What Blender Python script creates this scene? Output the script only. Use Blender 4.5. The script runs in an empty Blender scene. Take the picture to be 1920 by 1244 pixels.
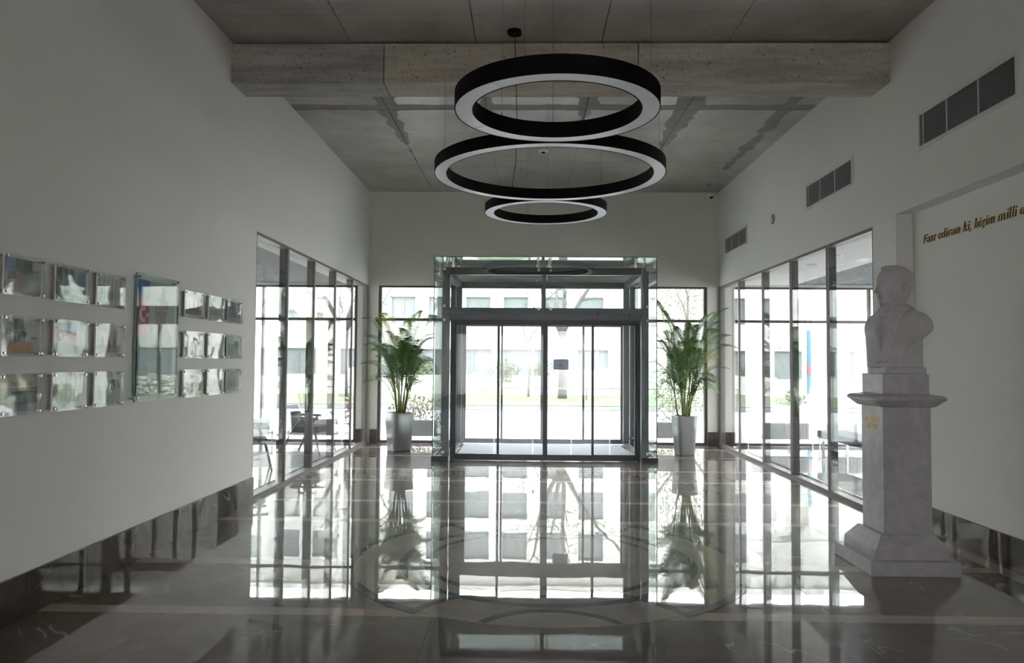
import bpy, bmesh, math, random
import numpy as np
from mathutils import Vector, Matrix
random.seed(7)
rng = np.random.RandomState(11)
PI = math.pi
scene = bpy.context.scene
COL = scene.collection

# ------------------------------------------------------------------ camera
CAMH = 1.55
F_PX, PITCH, YAW, ROLL = 1408.9, 0.0403, 0.0206, 0.0070
fwd = Vector((-math.sin(YAW)*math.cos(PITCH), math.cos(YAW)*math.cos(PITCH), math.sin(PITCH)))
rt = Vector((math.cos(YAW), math.sin(YAW), 0)); up = rt.cross(fwd)
r2 = rt*math.cos(ROLL) + up*math.sin(ROLL); u2 = -rt*math.sin(ROLL) + up*math.cos(ROLL)
cam_d = bpy.data.cameras.new('camera'); cam = bpy.data.objects.new('camera', cam_d); COL.objects.link(cam)
m = Matrix.Identity(4)
for i in range(3):
    m[i][0] = r2[i]; m[i][1] = u2[i]; m[i][2] = -fwd[i]
m.translation = Vector((0, 0, CAMH))
cam.matrix_world = m
cam_d.sensor_fit = 'HORIZONTAL'; cam_d.sensor_width = 36.0
cam_d.lens = F_PX/1920*36.0
cam_d.clip_start = 0.05; cam_d.clip_end = 400
scene.camera = cam

# ------------------------------------------------------------------ sky, view
world = bpy.data.worlds.new('sky'); scene.world = world; world.use_nodes = True
wn = world.node_tree.nodes; wl = world.node_tree.links
bg = wn['Background']
bg.inputs[0].default_value = (0.955, 0.965, 1.0, 1)
bg.inputs[1].default_value = 4.2
scene.view_settings.view_transform = 'Standard'
scene.view_settings.look = 'None'
scene.view_settings.gamma = 1.0
scene.view_settings.use_curve_mapping = False
scene.view_settings.exposure = 2.0
scene.cycles.use_denoising = True
scene.cycles.max_bounces = 10
scene.cycles.diffuse_bounces = 6
scene.cycles.glossy_bounces = 6
scene.cycles.transmission_bounces = 4
scene.cycles.transparent_max_bounces = 40
scene.cycles.caustics_reflective = False
scene.cycles.caustics_refractive = False
scene.cycles.sample_clamp_indirect = 6.0

# ------------------------------------------------------------------ mesh helpers
class MB:
    def __init__(s): s.v = []; s.f = []; s.m = []; s.smooth = False
    def add(s, vs, fs, mi=0):
        o = len(s.v); s.v += [tuple(p) for p in vs]; s.f += [tuple(o+i for i in f) for f in fs]; s.m += [mi]*len(fs); return s
    def box(s, x0, x1, y0, y1, z0, z1, mi=0):
        return s.add([(x0,y0,z0),(x1,y0,z0),(x1,y1,z0),(x0,y1,z0),(x0,y0,z1),(x1,y0,z1),(x1,y1,z1),(x0,y1,z1)],
            [(0,3,2,1),(4,5,6,7),(0,1,5,4),(1,2,6,5),(2,3,7,6),(3,0,4,7)], mi)
    def frus(s, cx, cy, z0, z1, a0, b0, a1, b1, mi=0):      # half sizes bottom a0,b0 top a1,b1
        vs = [(cx+sx*a, cy+sy*b, z) for z, a, b in ((z0,a0,b0),(z1,a1,b1)) for sx, sy in ((-1,-1),(1,-1),(1,1),(-1,1))]
        return s.add(vs, [(0,3,2,1),(4,5,6,7),(0,1,5,4),(1,2,6,5),(2,3,7,6),(3,0,4,7)], mi)
    def tube(s, p, q, r0, r1=None, n=10, mi=0, caps=True):
        p = Vector(p); q = Vector(q); r1 = r0 if r1 is None else r1
        d = (q-p).normalized(); a = d.orthogonal().normalized(); b = d.cross(a)
        vs = [p+(a*math.cos(2*PI*i/n)+b*math.sin(2*PI*i/n))*r0 for i in range(n)] + [q+(a*math.cos(2*PI*i/n)+b*math.sin(2*PI*i/n))*r1 for i in range(n)]
        fs = [(i, (i+1)%n, n+(i+1)%n, n+i) for i in range(n)]
        if caps: fs += [tuple(range(n-1,-1,-1)), tuple(range(n, 2*n))]
        return s.add(vs, fs, mi)
    def path(s, pts, rs, n=6, mi=0):
        pts = [Vector(p) for p in pts]
        if not hasattr(rs, '__len__'): rs = [rs]*len(pts)
        vs = []; ref = None
        for i, p in enumerate(pts):
            d = (pts[min(i+1, len(pts)-1)]-pts[max(i-1, 0)]).normalized()
            if ref is None: ref = d.orthogonal().normalized()
            a = (ref - d*ref.dot(d)).normalized(); ref = a; b = d.cross(a)
            vs += [p+(a*math.cos(2*PI*k/n)+b*math.sin(2*PI*k/n))*rs[i] for k in range(n)]
        fs = []
        for i in range(len(pts)-1):
            fs += [(i*n+k, i*n+(k+1)%n, (i+1)*n+(k+1)%n, (i+1)*n+k) for k in range(n)]
        fs += [tuple(range(n-1,-1,-1)), tuple((len(pts)-1)*n+k for k in range(n))]
        return s.add(vs, fs, mi)
    def lathe(s, prof, cx=0, cy=0, n=24, mi=0):
        vs = [(cx+r*math.cos(2*PI*k/n), cy+r*math.sin(2*PI*k/n), z) for r, z in prof for k in range(n)]
        fs = [(i*n+k, i*n+(k+1)%n, (i+1)*n+(k+1)%n, (i+1)*n+k) for i in range(len(prof)-1) for k in range(n)]
        fs += [tuple(range(n-1,-1,-1)), tuple((len(prof)-1)*n+k for k in range(n))]
        return s.add(vs, fs, mi)
    def prism(s, poly, z0, z1, mi=0):                        # poly = xy list, ccw
        n = len(poly)
        vs = [(x,y,z0) for x,y in poly]+[(x,y,z1) for x,y in poly]
        return s.add(vs, [tuple(range(n-1,-1,-1)), tuple(range(n,2*n))]+[(i,(i+1)%n,n+(i+1)%n,n+i) for i in range(n)], mi)
    def build(s, name, mats, parent=None, world=True, smooth=None, bevel=0):
        me = bpy.data.meshes.new(name)
        off = Vector((0,0,0))
        if parent is not None and world: off = root_loc(parent)
        me.from_pydata([(x-off.x, y-off.y, z-off.z) for x,y,z in s.v], [], s.f)
        if not isinstance(mats, (list, tuple)): mats = [mats]
        for mm in mats: me.materials.append(mm)
        if len(mats) > 1: me.polygons.foreach_set('material_index', s.m)
        if smooth if smooth is not None else s.smooth:
            me.polygons.foreach_set('use_smooth', [True]*len(me.polygons))
        me.update()
        o = bpy.data.objects.new(name, me); COL.objects.link(o)
        if parent is not None: o.parent = parent
        if bevel:
            b = o.modifiers.new('bevel', 'BEVEL'); b.width = bevel; b.segments = 2; b.limit_method = 'ANGLE'
        return o
def root_loc(o):
    l = Vector((0,0,0))
    while o is not None: l = l + o.location; o = o.parent
    return l
def thing(name, label, cat, loc=(0,0,0), rz=0, group=None, kind=None):
    o = bpy.data.objects.new(name, None); COL.objects.link(o); o.location = loc; o.rotation_euler = (0,0,rz)
    o.empty_display_size = 0.1
    return tag(o, label, cat, group, kind)
def tag(o, label=None, cat=None, group=None, kind=None):
    if label: o['label'] = label
    if cat: o['category'] = cat
    if group: o['group'] = group
    if kind: o['kind'] = kind
    return o
def struct(name, mb, mat, label=None, parent=None, **k):
    o = mb.build(name, mat, parent, **k)
    if parent is None: o['kind'] = 'structure'
    if label: o['label'] = label
    return o
def B(*a): return MB().box(*a)
def dup(root, **k):
    r = root.copy(); COL.objects.link(r)
    for ch in root.children:
        c = ch.copy(); COL.objects.link(c); c.parent = r
        for g in ch.children:
            d = g.copy(); COL.objects.link(d); d.parent = c
    for key, val in k.items():
        if key in ('loc',): r.location = val
        elif key == 'rz': r.rotation_euler = (0,0,val)
        else: r[key] = val
    return r

# ------------------------------------------------------------------ materials
class NT:
    def __init__(s, name):
        s.mat = bpy.data.materials.new(name); s.mat.use_nodes = True
        s.n = s.mat.node_tree.nodes; s.l = s.mat.node_tree.links; s.n.clear()
        s.out = s.n.new('ShaderNodeOutputMaterial')
    def node(s, t, ins=None, **props):
        nd = s.n.new('ShaderNode'+t)
        for k, v in props.items(): setattr(nd, k, v)
        for k, v in (ins or {}).items(): s.put(nd.inputs[k], v)
        return nd
    def put(s, sock, v):
        if isinstance(v, bpy.types.NodeSocket): s.l.new(v, sock)
        elif isinstance(v, bpy.types.Node): s.l.new(v.outputs[0], sock)
        else:
            if isinstance(v, tuple) and len(v) == 3 and sock.type == 'RGBA': v = v+(1,)
            sock.default_value = v
    def math(s, op, a, b=None, c=None, clamp=False):
        nd = s.n.new('ShaderNodeMath'); nd.operation = op; nd.use_clamp = clamp
        for i, v in enumerate((a, b, c)):
            if v is not None: s.put(nd.inputs[i], v)
        return nd.outputs[0]
    def mix(s, f, a, b):
        nd = s.n.new('ShaderNodeMix'); nd.data_type = 'RGBA'
        s.put(nd.inputs[0], f); s.put(nd.inputs[6], a); s.put(nd.inputs[7], b); return nd.outputs[2]
    def noise(s, vec, scale, detail=4, rough=0.55, dist=0):
        nd = s.node('TexNoise', {'Scale': scale, 'Detail': detail, 'Roughness': rough, 'Distortion': dist})
        if vec is not None: s.put(nd.inputs['Vector'], vec)
        return nd.outputs[0]
    def ramp(s, f, a, b): # smoothstep map
        nd = s.n.new('ShaderNodeMapRange'); nd.interpolation_type = 'SMOOTHSTEP'
        s.put(nd.inputs[0], f); nd.inputs[1].default_value = a; nd.inputs[2].default_value = b; return nd.outputs[0]
    def pos(s): return s.node('NewGeometry').outputs['Position']
    def bsdf(s, **k):
        nd = s.n.new('ShaderNodeBsdfPrincipled')
        for kk, v in k.items(): s.put(nd.inputs[kk.replace('_', ' ')], v)
        s.l.new(nd.outputs[0], s.out.inputs[0]); return nd
    def bump(s, h, strength, dist):
        return s.node('Bump', {'Height': h, 'Strength': strength, 'Distance': dist}).outputs[0]
def plain(name, col, rough=0.5, metal=0.0, var=0.06, scale=8.0, bumpd=0.0, ior=1.5, spec=0.5):
    t = NT(name); p = t.pos(); n = t.noise(p, scale)
    c = t.mix(n, tuple(x*(1-var) for x in col), tuple(min(1, x*(1+var)) for x in col))
    k = {}
    if bumpd: k['Normal'] = t.bump(t.noise(p, scale*6), 0.5, bumpd)
    t.bsdf(Base_Color=c, Roughness=rough, Metallic=metal, IOR=ior, Specular_IOR_Level=spec, **k)
    return t.mat
def thin_glass(name, tint=(1,1,1), f0=0.04, wob=0.0, wscale=3.0):
    t = NT(name); g = t.node('NewGeometry')
    kw = {}
    nrm = None
    if wob:
        nrm = t.bump(t.noise(g.outputs['Position'], wscale, 1), 1.0, wob)
    dot = t.node('VectorMath', operation='DOT_PRODUCT')
    t.put(dot.inputs[0], g.outputs['Normal']); t.put(dot.inputs[1], g.outputs['Incoming'])
    c = t.math('ABSOLUTE', dot.outputs['Value'])
    p5 = t.math('POWER', t.math('SUBTRACT', 1.0, c, clamp=True), 5.0)
    fac = t.math('ADD', f0, t.math('MULTIPLY', p5, 1-f0), clamp=True)
    tr = t.node('BsdfTransparent', {'Color': tint})
    gl = t.node('BsdfGlossy', {'Roughness': 0.0, 'Color': (1,1,1)})
    if nrm is not None: t.put(gl.inputs['Normal'], nrm)
    mx = t.node('MixShader'); t.put(mx.inputs[0], fac); t.l.new(tr.outputs[0], mx.inputs[1]); t.l.new(gl.outputs[0], mx.inputs[2])
    t.l.new(mx.outputs[0], t.out.inputs[0])
    return t.mat

M = {}
M['paint'] = plain('wall_paint', (0.80, 0.79, 0.755), 0.75, var=0.015, scale=1.5, bumpd=0.0004, spec=0.3)
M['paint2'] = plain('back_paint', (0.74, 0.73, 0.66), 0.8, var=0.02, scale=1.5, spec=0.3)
M['ceil_white'] = plain('white_soffit', (0.80, 0.79, 0.75), 0.7, var=0.02)
M['dark_slab'] = plain('dark_concrete', (0.075, 0.08, 0.09), 0.6, var=0.2, scale=2)
M['frame_brown'] = plain('bronze_frame', (0.10, 0.085, 0.085), 0.35, 0.6, var=0.03)
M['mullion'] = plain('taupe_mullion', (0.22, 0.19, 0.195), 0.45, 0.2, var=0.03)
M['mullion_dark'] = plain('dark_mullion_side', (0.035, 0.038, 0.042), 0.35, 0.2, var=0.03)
M['steel_grey'] = plain('grey_painted_steel', (0.115, 0.124, 0.136), 0.35, 0.3, var=0.05, scale=5)
M['steel_dark'] = plain('anthracite_steel', (0.045, 0.05, 0.056), 0.35, 0.3, var=0.05)
M['chrome'] = plain('brushed_chrome', (0.55, 0.53, 0.52), 0.2, 1.0, var=0.05)
M['black'] = plain('matt_black', (0.003, 0.003, 0.0035), 0.7, 0.0, var=0.05, spec=0.12)
M['edge'] = plain('green_glass_edge', (0.03, 0.13, 0.11), 0.1, var=0.02)
M['edge_pale'] = plain('pale_green_glass_edge', (0.22, 0.40, 0.36), 0.1, var=0.05)
M['glass'] = thin_glass('clear_glass', (0.985, 0.99, 0.985))
M['glass_front'] = thin_glass('solar_control_glass', (0.71, 0.715, 0.705))
M['glass_side'] = thin_glass('partition_glass', (0.955, 0.965, 0.96), 0.05)
M['glass_green'] = thin_glass('vestibule_glass', (0.94, 0.975, 0.962), 0.05)
M['acrylic'] = thin_glass('acrylic_sheet', (0.97, 0.98, 0.98), 0.06, wob=0.012, wscale=4.5)
M['white_edge'] = plain('acrylic_edge', (0.85, 0.88, 0.88), 0.15)
M['mat_grey'] = plain('door_mat', (0.30, 0.33, 0.37), 0.9, var=0.25, scale=60, bumpd=0.003)
M['pot'] = plain('glossy_grey_pot', (0.25, 0.25, 0.26), 0.12, var=0.01)
M['soil'] = plain('soil', (0.03, 0.022, 0.018), 0.95, var=0.4, scale=40)
M['cane'] = plain('palm_cane', (0.16, 0.19, 0.05), 0.5, var=0.45, scale=14)
M['rachis'] = plain('palm_rachis', (0.16, 0.27, 0.05), 0.45, var=0.2)
M['radiator'] = plain('radiator_enamel', (0.62, 0.63, 0.64), 0.35, var=0.02)
M['vent'] = plain('grille_enamel', (0.58, 0.585, 0.59), 0.45, var=0.02)
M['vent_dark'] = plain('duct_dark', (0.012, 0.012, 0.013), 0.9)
M['white_plastic'] = plain('white_plastic', (0.72, 0.72, 0.70), 0.35)
M['gold'] = plain('brass_face', (0.60, 0.42, 0.13), 0.35, 0.8, var=0.1, scale=30)
M['gold_side'] = plain('dark_letter_side', (0.012, 0.02, 0.018), 0.5)
M['fabric_dark'] = plain('dark_grey_upholstery', (0.05, 0.052, 0.06), 0.85, var=0.15, scale=30)
M['wood_dark'] = plain('dark_timber', (0.06, 0.05, 0.05), 0.4, var=0.2, scale=12)
M['wire'] = plain('steel_wire', (0.30, 0.29, 0.25), 0.35, 0.8)
M['cord'] = plain('black_cord', (0.01, 0.01, 0.01), 0.6)
M['diffuser'] = plain('opal_diffuser', (0.80, 0.80, 0.86), 0.30, var=0.01, ior=1.55, spec=0.7)
# exterior
M['paving'] = plain('pale_paving', (0.45, 0.45, 0.46), 0.8, var=0.08, scale=0.6)
M['asphalt'] = plain('asphalt', (0.26, 0.27, 0.28), 0.9, var=0.1, scale=1)
M['kerb'] = plain('kerb_stone', (0.09, 0.10, 0.11), 0.8, var=0.1, scale=2)
M['facade'] = plain('white_render', (0.66, 0.655, 0.63), 0.8, var=0.03, scale=0.5)
M['pane_far'] = plain('far_window_pane', (0.17, 0.19, 0.20), 0.3, var=0.35, scale=0.8)
M['far_frame'] = plain('far_window_frame', (0.22, 0.24, 0.25), 0.5)
M['lawn'] = plain('lawn', (0.125, 0.155, 0.095), 0.9, var=0.25, scale=1.2)
M['bark'] = plain('pale_bark', (0.14, 0.135, 0.125), 0.9, var=0.25, scale=6)
M['bush'] = plain('bush_leaf', (0.09, 0.12, 0.06), 0.7, var=0.4, scale=3)
M['blossom'] = plain('pink_blossom', (0.50, 0.34, 0.36), 0.7, var=0.3, scale=9)
M['banner_blue'] = plain('banner_blue', (0.07, 0.22, 0.33), 0.7)
M['banner_red'] = plain('banner_red', (0.42, 0.12, 0.13), 0.7)

def leaf_mat(name, a, b):
    t = NT(name); oi = t.node('ObjectInfo'); n = t.noise(t.pos(), 9.0)
    f = t.math('ADD', t.math('MULTIPLY', oi.outputs['Random'], 0.6), t.math('MULTIPLY', n, 0.5), clamp=True)
    c = t.mix(f, a, b)
    d = t.node('BsdfPrincipled', {'Base Color': c, 'Roughness': 0.4})
    tl = t.node('BsdfTranslucent', {'Color': c})
    mx = t.node('MixShader', {0: 0.35}); t.l.new(d.outputs[0], mx.inputs[1]); t.l.new(tl.outputs[0], mx.inputs[2]); t.l.new(mx.outputs[0], t.out.inputs[0])
    return t.mat
M['leaf'] = leaf_mat('palm_leaf', (0.030, 0.080, 0.026), (0.13, 0.26, 0.05))
M['leaf_yellow'] = leaf_mat('palm_leaf_yellow', (0.22, 0.27, 0.03), (0.45, 0.36, 0.05))

def marble(name, base, dark, vein, polish=0.010, vein_amt=0.8, wave=True, per_object=True, vscale=1.0, ior=1.55, haze=0.06):
    t = NT(name)
    g = t.node('NewGeometry')
    if per_object:
        tc = t.node('TexCoord'); oi = t.node('ObjectInfo')
        cb = t.node('CombineXYZ', {0: t.math('MULTIPLY', oi.outputs['Random'], 37.0), 1: t.math('MULTIPLY', oi.outputs['Random'], 91.0), 2: oi.outputs['Random']})
        ad = t.node('VectorMath', operation='ADD'); t.put(ad.inputs[0], tc.outputs['Object']); t.put(ad.inputs[1], cb.outputs[0]); vec = ad.outputs[0]
        tone = t.math('MULTIPLY_ADD', oi.outputs['Random'], 0.35, -0.17)
    else:
        vec = g.outputs['Position']; tone = 0.0
    n1 = t.noise(vec, 2.2*vscale, 8, 0.62, 0.6)
    c = t.mix(t.math('ADD', t.ramp(n1, 0.3, 0.72), tone, clamp=True), dark, base)
    n2 = t.noise(vec, 0.95*vscale, 3, 0.5, 0.9)
    v = t.math('SUBTRACT', 1.0, t.ramp(t.math('ABSOLUTE', t.math('SUBTRACT', n2, 0.5)), 0.0, 0.0055), clamp=True)
    msk = t.ramp(t.noise(vec, 2.6*vscale, 2), 0.50, 0.62)
    c = t.mix(t.math('MULTIPLY', t.math('MULTIPLY', v, msk), vein_amt), c, vein)
    if not wave:
        sp_ = t.ramp(t.noise(vec, 26.0, 3, 0.6, 0.4), 0.64, 0.72); mo = t.ramp(t.noise(vec, 7.0, 6, 0.65, 0.8), 0.48, 0.66)
        c = t.mix(t.math('MULTIPLY', mo, 0.45*vein_amt), c, vein); c = t.mix(t.math('MULTIPLY', sp_, 0.8*vein_amt), c, tuple(q*0.6 for q in vein))
    k = {}
    if wave:
        k['Normal'] = t.bump(t.noise(g.outputs['Position'], 2.6, 2.0, 0.45), 1.0, wave if isinstance(wave, float) else 0.0011)
    if wave:
        k['Coat Weight'] = 1.0 if haze > 0.03 else 0.75; k['Coat Roughness'] = polish; k['Coat IOR'] = ior
        k['Coat Normal'] = k['Normal']; nd = t.bsdf(Base_Color=c, Roughness=0.30, IOR=1.5, Specular_IOR_Level=haze, **k)
    else: t.bsdf(Base_Color=c, Roughness=polish, IOR=ior, **k)
    return t.mat
M['tile'] = marble('dark_polished_marble', (0.178, 0.143, 0.120), (0.110, 0.088, 0.074), (0.55, 0.53, 0.50), wave=0.00045, ior=1.62)
M['stripe'] = marble('beige_polished_marble', (0.56, 0.455, 0.36), (0.47, 0.375, 0.295), (0.5, 0.44, 0.37), vein_amt=0.2, wave=0.00045, ior=1.62)
M['beige_field'] = marble('beige_medallion_marble', (0.43, 0.36, 0.30), (0.33, 0.275, 0.225), (0.5, 0.46, 0.4), vein_amt=0.3, wave=0.00045, per_object=False, ior=1.62)
M['inlay_blue'] = marble('blue_black_marble', (0.020, 0.045, 0.065), (0.012, 0.028, 0.042), (0.09, 0.13, 0.16), vein_amt=0.6, wave=0.00045, ior=1.62)
M['skirting'] = marble('dark_skirting_marble', (0.080, 0.060, 0.048), (0.040, 0.030, 0.024), (0.45, 0.42, 0.38), wave=0.0005, vein_amt=0.8, ior=1.36, haze=0.02)
M['side_floor'] = marble('pale_side_floor', (0.40, 0.39, 0.37), (0.33, 0.32, 0.31), (0.5, 0.5, 0.48), vein_amt=0.3, wave=0.001)
M['side_floor_dark'] = marble('slate_side_floor', (0.115, 0.12, 0.13), (0.08, 0.085, 0.09), (0.25, 0.25, 0.25), vein_amt=0.3, wave=0.001)
M['white_marble'] = marble('white_marble', (0.63, 0.61, 0.635), (0.50, 0.48, 0.505), (0.26, 0.25, 0.27), polish=0.28, vein_amt=0.35, wave=False, per_object=False, vscale=3.2, ior=1.45)
M['statue'] = marble('statue_marble', (0.64, 0.615, 0.635), (0.56, 0.54, 0.555), (0.46, 0.44, 0.46), polish=0.5, vein_amt=0.15, wave=False, per_object=False, vscale=3, ior=1.45)

SEAMS_X = (-1.81, -0.54, 0.73, 2.0, 3.27)
SEAMS_Y = (9.5, 12.0)
def ceiling_mat():
    t = NT('raw_concrete_slab'); p = t.pos(); sp = t.node('SeparateXYZ', {0: p}); x, y = sp.outputs[0], sp.outputs[1]
    big = t.noise(p, 0.7, 5, 0.6); fine = t.noise(p, 5.0, 8, 0.7)
    mp = t.node('Mapping'); t.put(mp.inputs[0], p); mp.inputs['Scale'].default_value = (0.5, 9.0, 1)
    streak = t.noise(mp.outputs[0], 2.0, 3)
    c = t.mix(t.ramp(big, 0.3, 0.7), (0.31, 0.288, 0.255), (0.53, 0.495, 0.455))
    c = t.mix(t.math('MULTIPLY', t.ramp(fine, 0.5, 0.8), 0.35), c, (0.16, 0.15, 0.135))
    c = t.mix(t.math('MULTIPLY', t.ramp(streak, 0.5, 0.75), 0.25), c, (0.20, 0.18, 0.16))
    # trowelled mortar smears that follow the joints, with ragged edges
    wob = t.math('MULTIPLY', t.math('SUBTRACT', t.noise(p, 2.3, 3), 0.5), 0.35)
    sm = None
    for sx, wd, y1 in ((-1.81, 0.14, 12.0), (-0.54, 0.13, 10.8), (0.73, 0.16, 11.2), (2.0, 0.17, 12.3), (3.27, 0.08, 13.8)):
        tap = t.math('MULTIPLY', t.math('MAXIMUM', t.math('SUBTRACT', y, y1-2.6), 0.0), wd/2.2)
        d = t.math('ADD', t.math('ADD', t.math('ABSOLUTE', t.math('SUBTRACT', x, sx)), tap), wob)
        a = t.math('MULTIPLY', t.math('LESS_THAN', d, wd), t.math('MULTIPLY', t.math('LESS_THAN', y, y1), t.math('GREATER_THAN', y, 7.8)))
        sm = a if sm is None else t.math('MAXIMUM', sm, a)
    d = t.math('ADD', t.math('ABSOLUTE', t.math('SUBTRACT', y, 9.42)), t.math('MULTIPLY', wob, 0.5))
    sm = t.math('MAXIMUM', sm, t.math('MULTIPLY', t.math('LESS_THAN', d, 0.10), 1.0))
    c = t.mix(t.math('MULTIPLY', sm, 0.62), c, (0.150, 0.145, 0.135))
    rough = t.math('ADD', 0.20, t.math('ADD', t.math('MULTIPLY', sm, 0.4), t.math('MULTIPLY', fine, 0.22)))
    t.bsdf(Base_Color=c, Roughness=rough, IOR=1.5, Normal=t.bump(fine, 0.4, 0.002))
    return t.mat
M['concrete'] = ceiling_mat()
def beam_mat(name, a, b):
    t = NT(name); p = t.pos(); mp = t.node('Mapping'); t.put(mp.inputs[0], p); mp.inputs['Scale'].default_value = (0.6, 3, 5.0)
    n = t.noise(mp.outputs[0], 1.8, 8, 0.7); f = t.noise(p, 26, 4, 0.7)
    c = t.mix(t.ramp(n, 0.35, 0.65), a, b)
    pores = t.ramp(t.noise(p, 34, 2, 0.5), 0.67, 0.71)
    c = t.mix(t.math('MULTIPLY', pores, 0.65), c, (0.045, 0.04, 0.035))
    c = t.mix(t.math('MULTIPLY', t.ramp(f, 0.45, 0.75), 0.3), c, (0.12, 0.11, 0.10))
    t.bsdf(Base_Color=c, Roughness=0.75, Normal=t.bump(t.math('SUBTRACT', t.math('MULTIPLY', f, 0.5), pores), 0.7, 0.006))
    return t.mat
M['beam_a'] = beam_mat('beam_concrete_grey', (0.30, 0.29, 0.26), (0.50, 0.48, 0.43))
M['beam_b'] = beam_mat('beam_concrete_buff', (0.42, 0.385, 0.305), (0.62, 0.57, 0.46))
M['beam_c'] = beam_mat('beam_concrete_pale', (0.42, 0.39, 0.33), (0.64, 0.60, 0.52))

# ------------------------------------------------------------------ dimensions
XL, XR, YB, ZC = -3.02, 3.597, 14.18, 4.78
YG_L, YG_R, ZG = 8.26, 7.87, 2.985
X_NICHE, Z_NICHE, Y_N0, Y_N1 = 3.76, 3.02, 2.4, 7.38
YREAR = -5.5
VX0, VX1, VY = -1.474, 2.02, 11.73     # glass vestibule

# ------------------------------------------------------------------ shell
struct('wall_left', MB().box(XL-0.25, XL, YREAR, YG_L, 0, ZC).box(XL-0.25, XL, YG_L, YB, ZG, ZC), M['paint'], 'plain off white wall carrying the photo panels')
struct('wall_right', MB().box(XR, XR+0.30, YREAR, Y_N0, 0, ZC).box(XR, XR+0.30, Y_N0, Y_N1, Z_NICHE, ZC).box(XR, XR+0.30, Y_N1, YG_R, 0, ZC)
       .box(XR, XR+0.30, YG_R, YB, ZG, ZC).box(X_NICHE, X_NICHE+0.137, Y_N0, Y_N1, 0, Z_NICHE), M['paint'], 'off white wall with air grilles and a shallow recess')
wb = MB()
wb.box(-9.0, 9.0, YB, YB+0.30, ZG, ZC)
for x0, x1 in ((-3.23, -2.83), (3.378, 3.90), (-9.0, -7.6), (8.2, 9.0)): wb.box(x0, x1, YB, YB+0.30, 0, ZG)
struct('wall_back', wb, M['paint2'], 'pale wall above the glazed entrance front')
rw = MB().box(-9, -2.8, YREAR-0.25, YREAR, 0, ZC).box(3.3, 9, YREAR-0.25, YREAR, 0, ZC).box(-2.8, 3.3, YREAR-0.25, YREAR, 0, 0.2).box(-2.8, 3.3, YREAR-0.25, YREAR, 2.7, ZC)
struct('wall_rear', rw, M['paint'])
rf = struct('added_window_rear', MB().box(-2.8, 3.3, YREAR-0.15, YREAR-0.08, 0.2, 0.26).box(-2.8, 3.3, YREAR-0.15, YREAR-0.08, 2.64, 2.7).box(-2.8, -2.74, YREAR-0.15, YREAR-0.08, 0.26, 2.64).box(3.24, 3.3, YREAR-0.15, YREAR-0.08, 0.26, 2.64), M['frame_brown'])  # unseen rear window, added to light the hall from behind the camera
t_ = NT('added_roller_blind'); a_ = t_.node('BsdfTranslucent', {'Color': (0.34, 0.335, 0.325)}); t_.l.new(a_.outputs[0], t_.out.inputs[0]); M['added_blind'] = t_.mat  # translucent blinds added to spread and dim the rear light
for k in range(4):
    B(-2.74+k*1.495, -2.74+(k+1)*1.495-0.05, YREAR-0.12, YREAR-0.11, 0.26, 2.64).build('glass_pane', M['glass'], rf)
    MB().add([(-2.74+k*1.495, YREAR-0.05, 0.26), (-2.79+(k+1)*1.495, YREAR-0.05, 0.26), (-2.79+(k+1)*1.495, YREAR-0.05, 2.64), (-2.74+k*1.495, YREAR-0.05, 2.64)], [(0,1,2,3)]).build('added_roller_blind', M['added_blind'], rf)
struct('ground_rear', B(-60, 60, -60, YREAR-0.25, -0.25, -0.04), M['paving'])
# side rooms
struct('wall_side_left', MB().box(-7.9, -7.6, 5.0, YB, 0, 0.1).box(-7.9, -7.6, 5.0, YB, 2.95, ZC).box(-7.9, -7.6, 5.0, 6.2, 0.1, 2.95).box(-7.9, -7.6, 13.0, YB, 0.1, 2.95).box(-7.6, XL-0.25, 4.8, 5.0, 0, ZC), M['paint'])
struct('wall_side_right', MB().box(8.2, 8.5, 5.0, YB, 0, 0.1).box(8.2, 8.5, 5.0, YB, 2.95, ZC).box(8.2, 8.5, 5.0, 6.2, 0.1, 2.95).box(8.2, 8.5, 13.0, YB, 0.1, 2.95).box(XR+0.30, 8.2, 4.8, 5.0, 0, ZC), M['paint'])
struct('ceiling_side_left', B(-3.49, XL-0.25, 5.0, YB, 3.02, 3.06), M['ceil_white'], 'white soffit strip beside the left glass partition')
struct('ceiling_slab_left', B(-7.6, -3.50, 5.0, YB, 3.03, 3.15), M['dark_slab'], 'dark slab over the left side room')
struct('ceiling_side_right', MB().prism([(XR+0.30, 5.0), (4.95, 5.0), (4.95, 11.0), (4.98, YB), (XR+0.30, YB)], 3.02, 3.06), M['ceil_white'], 'white soffit with downlights beyond the right glass partition')
struct('ceiling_slab_right', B(4.985, 8.2, 5.0, YB, 3.03, 3.15), M['dark_slab'], 'dark slab over the right side room')
# ceiling slab of the hall: panels with real joints
ceil = struct('ceiling', B(XL-0.25, XR+0.30, YREAR, YB+0.3, ZC+0.03, ZC+0.25), M['dark_slab'], 'raw concrete ceiling of cast panels with visible joints')
xs = [XL, -1.81, -0.54, 0.73, 2.0, XR]
ys = [YREAR, -2.0, 1.5, 5.0, 9.5, 12.0, YB]
for i in range(len(xs)-1):
    for j in range(len(ys)-1):
        g = 0.004
        B(xs[i]+(g if i else 0), xs[i+1]-(g if i < 4 else 0), ys[j]+g, ys[j+1]-g, ZC, ZC+0.03).build('concrete_panel', M['concrete'], ceil)
# beam
beam = MB().box(XL, XR, 7.50, 7.80, 4.40, ZC); beam = struct('ceiling_beam', beam, M['beam_a'], 'rough concrete downstand beam crossing the hall in three cast sections')
for x0, x1, mt in ((XL, -1.471, 'beam_a'), (-1.465, 1.093, 'beam_b'), (1.099, XR, 'beam_c')):
    B(x0, x1, 7.45, 7.86, 4.356, ZC-0.018).build('beam_section', M[mt], beam, bevel=0.008)

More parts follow.
